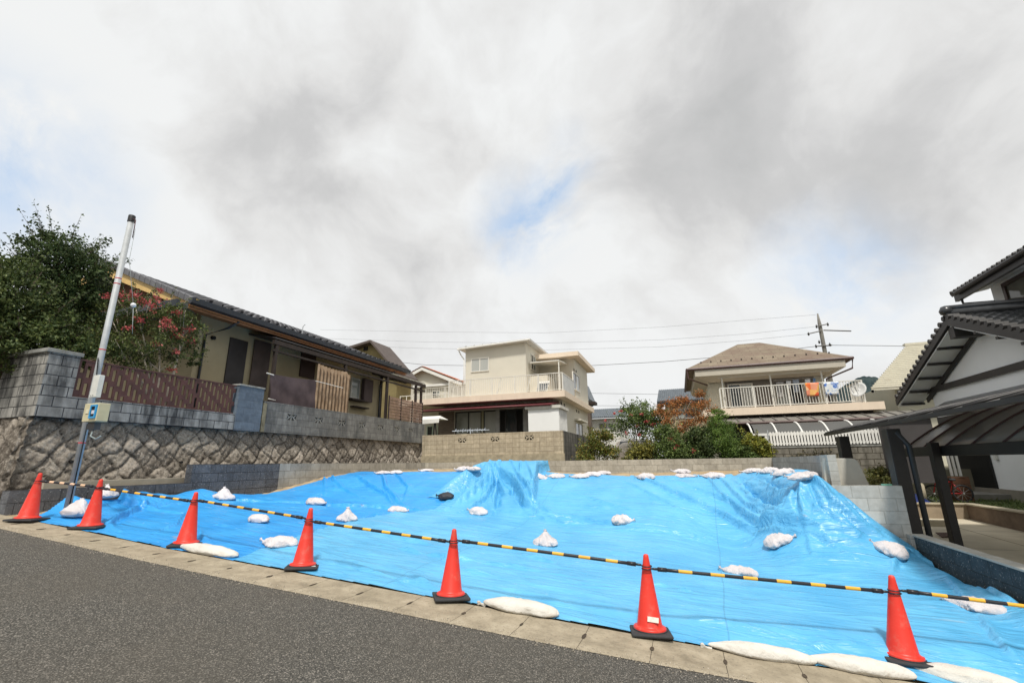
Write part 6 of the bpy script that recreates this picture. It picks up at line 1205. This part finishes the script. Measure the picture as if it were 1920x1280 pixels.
bs = PX(120, 700, X1-.4); plant('dense_tree', 'tall round headed green tree with loose top shoots behind the left block pillar', 'tree', b1, 24000, .07, dg, 3, (bs.x, bs.y, 2.5, .1), 4, spr=60, sprl=.7, clump=.15, shell=.6)
b2 = [pb(10, 560, 75, 'x', -12.9), pb(-50, 600, 90, 'x', -13.2), pb(50, 610, 66, 'x', -12.5), pb(105, 640, 52, 'x', -12.3), pb(10, 640, 66, 'x', -12.5), pb(165, 650, 42, 'x', -12.2), pb(-60, 520, 70, 'x', -13.4), pb(30, 510, 36, 'x', -13.2)]
bs = PX(30, 720, -12.9); plant('spreading_tree', 'dark spreading broadleaf tree filling the far left above the block wall', 'tree', b2, 28000, .075, leaf_mat('dark_leaves_b', [(.04, .065, .02), (.08, .11, .03), (.14, .17, .05), (.06, .09, .025)]), 5, (bs.x, bs.y, 2.5, .12), 5, spr=40, sprl=.5, clump=.14, shell=.6)
X3 = -12.0
b3 = [pb(300, 600, 44, 'x', X3-.3), pb(255, 580, 38, 'x', X3-.4), pb(340, 640, 40, 'x', X3), pb(260, 640, 46, 'x', X3-.2), pb(300, 675, 36, 'x', X3), pb(225, 660, 40, 'x', X3-.2), pb(210, 600, 40, 'x', X3-.6), pb(350, 600, 26, 'x', X3, .5), pb(190, 640, 44, 'x', X3-.4), pb(370, 670, 20, 'x', X3)]
bs = PX(310, 735, X3); plant('crape_myrtle', 'crape myrtle with pink flower heads leaning over the brown pierced fence', 'tree', b3, 11500, .065, leaf_mat('myrtle_leaves', [(.05, .07, .02), (.1, .13, .035), (.16, .19, .05), (.07, .09, .03)]), 9, (bs.x, bs.y, 2.6, .05), 8, palebark,
    [(250, 552, 9, 'x', X3), (268, 565, 7, 'x', X3), (295, 562, 9, 'x', X3+.1), (283, 575, 8, 'x', X3+.1), (262, 600, 7, 'x', X3+.2), (335, 586, 6, 'x', X3+.2), (352, 618, 10, 'x', X3+.2), (358, 640, 6, 'x', X3+.2), (312, 600, 7, 'x', X3+.3), (305, 610, 7, 'x', X3+.3), (335, 630, 6, 'x', X3+.2), (330, 660, 5, 'x', X3+.3), (242, 615, 5, 'x', X3+.3), (225, 555, 8, 'x', X3), (200, 556, 5, 'x', X3), (322, 692, 5, 'x', X3+.3), (300, 545, 5, 'x', X3), (325, 615, 6, 'x', X3+.3), (292, 645, 5, 'x', X3+.3)], spr=26, sprl=.4, clump=.17, shell=.4)
Y4 = 19.6; GR = 'garden shrubs behind the back wall'
def shrub(name, label, bl, n, mat, seed, size=.085, fl_=None, cat='shrub', bm=None, limbs=3, spr=6, asp=.55, tr=.03, **k):
    x = PY(bl[0][0], 860, bl[0][3]).x; return plant(name, label, cat, [pb(a, b, c*1.12, 'y', d, *e) for a, b, c, d, *e in bl], int(n*1.6), size, mat, seed, (x, bl[0][3], 1.25, tr), limbs, bm, fl_, spr, group=GR, asp=asp, sprl=.4, **k)
shrub('shrub', 'yellow green shrub at the left end beside the dark block return wall', [(1122, 826, 20, Y4), (1110, 848, 22, Y4), (1135, 815, 12, Y4), (1098, 860, 14, 19), (1140, 850, 16, Y4)], 5200, leaf_mat('yellowgreen', [(.1, .14, .03), (.2, .22, .04), (.07, .1, .03), (.28, .2, .05)]), 21)
shrub('crape_myrtle', 'taller shrub with scattered red flowers arching over the pale car', [(1190, 790, 28, 20.6), (1215, 800, 26, 20.6), (1180, 768, 12, 20.6), (1205, 775, 20, 20.6), (1165, 800, 14, 20.6), (1232, 785, 20, 20.6)], 5600, mg, 22, fl_=[(1184, 778, 2.5, 'y', 20), (1204, 776, 2.5, 'y', 20), (1212, 790, 3, 'y', 20), (1195, 798, 2.5, 'y', 20), (1225, 795, 3, 'y', 20), (1175, 812, 2.5, 'y', 20), (1198, 815, 3, 'y', 20), (1164, 770, 2, 'y', 20), (1152, 775, 2, 'y', 20), (1135, 788, 2, 'y', 20)], spr=20, cat='tree', clump=.3)
shrub('shrub', 'yellow leaved low shrub in front of the pale car', [(1205, 850, 20, 19.0), (1185, 858, 16, 19.0), (1220, 838, 12, 19.0)], 3400, leaf_mat('yellow_mix', [(.12, .13, .03), (.3, .27, .05), (.08, .1, .03), (.22, .2, .05)]), 23)
shrub('rose_bush', 'dark green bush with small pink roses right of the car', [(1262, 830, 28, 19.3), (1248, 850, 22, 19.0), (1285, 850, 22, 19.0), (1245, 812, 16, 19.4)], 6200, mg, 24, fl_=[(1257, 823, 4, 'y', 18.9), (1270, 835, 3, 'y', 18.8), (1300, 844, 3, 'y', 18.7), (1266, 841, 2.5, 'y', 18.7)])
shrub('shrub', 'rounded dark clipped bush below the maple', [(1310, 820, 20, 19.3), (1318, 845, 20, 19.0), (1300, 862, 14, 18.9)], 5200, dg, 25)
shrub('bamboo_shrub', 'tall feathery green shrub rising before the balcony corner', [(1352, 800, 20, 19.4), (1350, 830, 24, 19.3), (1372, 845, 22, 19.0), (1347, 775, 10, 19.4), (1335, 812, 14, 19.4)], 7600, leaf_mat('fresh_leaves', [(.07, .13, .025), (.13, .21, .045), (.2, .29, .06), (.08, .15, .03)]), 26, spr=22, asp=.3)
shrub('shrub', 'mixed green bush between the feathery shrub and the yellow one', [(1395, 845, 20, 18.9), (1385, 865, 16, 18.8), (1410, 860, 16, 18.8)], 4600, mg, 27)
shrub('shrub', 'bright yellow variegated shrub by the picket fence post', [(1420, 832, 16, 18.7), (1435, 845, 12, 18.7), (1405, 828, 10, 18.8), (1440, 862, 10, 18.6)], 3200, yg, 28)
shrub('japanese_maple', 'orange red maple with pale twisting branches in the row of shrubs', [(1272, 752, 14, 19.8, .3), (1318, 758, 18, 19.8, .4), (1262, 775, 16, 19.8, .4), (1290, 795, 18, 19.8, .4), (1320, 785, 14, 19.8, .45), (1235, 772, 12, 19.9, .4), (1285, 750, 12, 19.8, .3), (1275, 805, 12, 19.7, .4), (1330, 795, 10, 19.8, .5), (1300, 775, 14, 19.8, .4), (1250, 790, 14, 19.7, .5), (1310, 740, 12, 19.9, .3), (1335, 770, 12, 19.9, .4), (1265, 758, 14, 19.9, .35), (1240, 760, 10, 19.9, .35)], 4300, og, 29, size=.07, cat='tree', bm=palebark, limbs=9, spr=0, tr=.05, clump=.32, shell=.15)
ivy = thing('ivy', 'thin ivy patches creeping over the old block wall', 'climbing plant', (5, 18.55, 1.6)); P = []; rr = random.Random(4)
for q in ((1510, 855, 12), (1535, 850, 14), (1555, 862, 12), (1525, 866, 10), (1490, 858, 8)):
    for k in range(90): p = PY(q[0]+rr.gauss(0, q[2]), q[1]+rr.gauss(0, q[2]*.4), 18.56); P.append((p.x, 18.57-rr.random()*.05, p.z))
build(leaves(P, .07, 5), 'leaves', leaf_mat('dry_ivy', [(.12, .1, .05), (.07, .08, .03), (.18, .15, .08)]), ivy)
bl = [pb(1650, 885, 22, 'y', 16.5, .6), pb(1680, 880, 16, 'y', 17, .8), pb(1640, 905, 18, 'y', 15.5, .6), pb(1670, 905, 20, 'y', 15.5, .6)]
plant('ground_shrub', 'olive mossy bush behind the sloping concrete slab', 'shrub', bl, 4200, .06, leaf_mat('olive_leaves', [(.06, .07, .015), (.1, .11, .025), (.14, .12, .03)]), 31, (bl[0][0], bl[0][1], 1.0, .02), 2)
# ground cover strip between the retaining walls on the right, and grass at the yard edge
build(MB().box(3.09, 3.41, 9.81, 18.4, .2, 1.08), 'planting_strip', M('mossy_soil', (.12, .1, .05), .95, .4, 4, .6), kind='structure')
P = []; rr = random.Random(6)
for k in range(2600): P.append((rr.uniform(4.8, 11), rr.uniform(15.4, 18), .47+rr.random()*.05))
for k in range(1500): P.append((rr.uniform(6.85, 8.2), rr.uniform(9, 15.3), .46+rr.random()*.05))
build(leaves(P, .09, 8, .2), 'grass', leaf_mat('grass_blades', [(.06, .1, .02), (.1, .15, .03), (.14, .15, .05)]), kind='stuff', local=True)
# the pale car half hidden by the shrubs
c = PY(1192, 842, 22.2); t = thing('parked_car', 'cream car with rounded roof parked among the shrubs', 'car', (c.x, 22.2, 1.25)); cm = G('car_cream'); cm_m = cm.fin((.62, .54, .45), .3, .5, **{'Coat Weight': .6})
zt = PY(1192, 822, 21.6).z; w2 = .92; prof = [(-w2, .35), (-w2-.02, .75), (-w2+.05, .95), (-w2+.17, (zt-1.25)-.14), (-.45, (zt-1.25)-.02), (0, zt-1.25), (.45, (zt-1.25)-.02), (w2-.17, (zt-1.25)-.14), (w2-.05, .95), (w2+.02, .75), (w2, .35)]
m = MB(); secs = [(21.0, .55, .93), (21.3, .82, 1), (21.6, 1, 1), (23.0, 1, 1), (23.9, .8, 1), (25.0, .62, .97), (25.2, .5, .9)]; n = len(prof)
for y, hs, ws in secs:
    for x, z in prof: zz = z if z < .9 else .9+(z-.9)*max(0, (hs-.55)/.45); m.v.append((c.x+x*ws, y, 1.25+zz))
m.f = [(j*n+i, j*n+i+1, (j+1)*n+i+1, (j+1)*n+i) for j in range(len(secs)-1) for i in range(n-1)]+[tuple(range(n))[::-1], tuple((len(secs)-1)*n+i for i in range(n))]; build(m, 'body', cm_m, t, smooth=True)
m = MB(); m.prism([(c.x-.66, 21.02, 2.1), (c.x+.66, 21.02, 2.1), (c.x+.58, 21.42, zt-.12), (c.x-.58, 21.42, zt-.12)], (0, -.02, .01)); build(m, 'windscreen', glass, t)
for sx_ in (-1, 1):
    for y in (21.6, 24.4): build(MB().tube([(c.x+sx_*.7, y, 1.56), (c.x+sx_*.93, y, 1.56)], .31, 20), 'wheel', rub, t, smooth=True)
    build(MB().box(c.x+sx_*.75-.12, c.x+sx_*.75+.12, 20.93, 21.0, 1.85, 2.0), 'headlight', gw, t, bevel=.01)
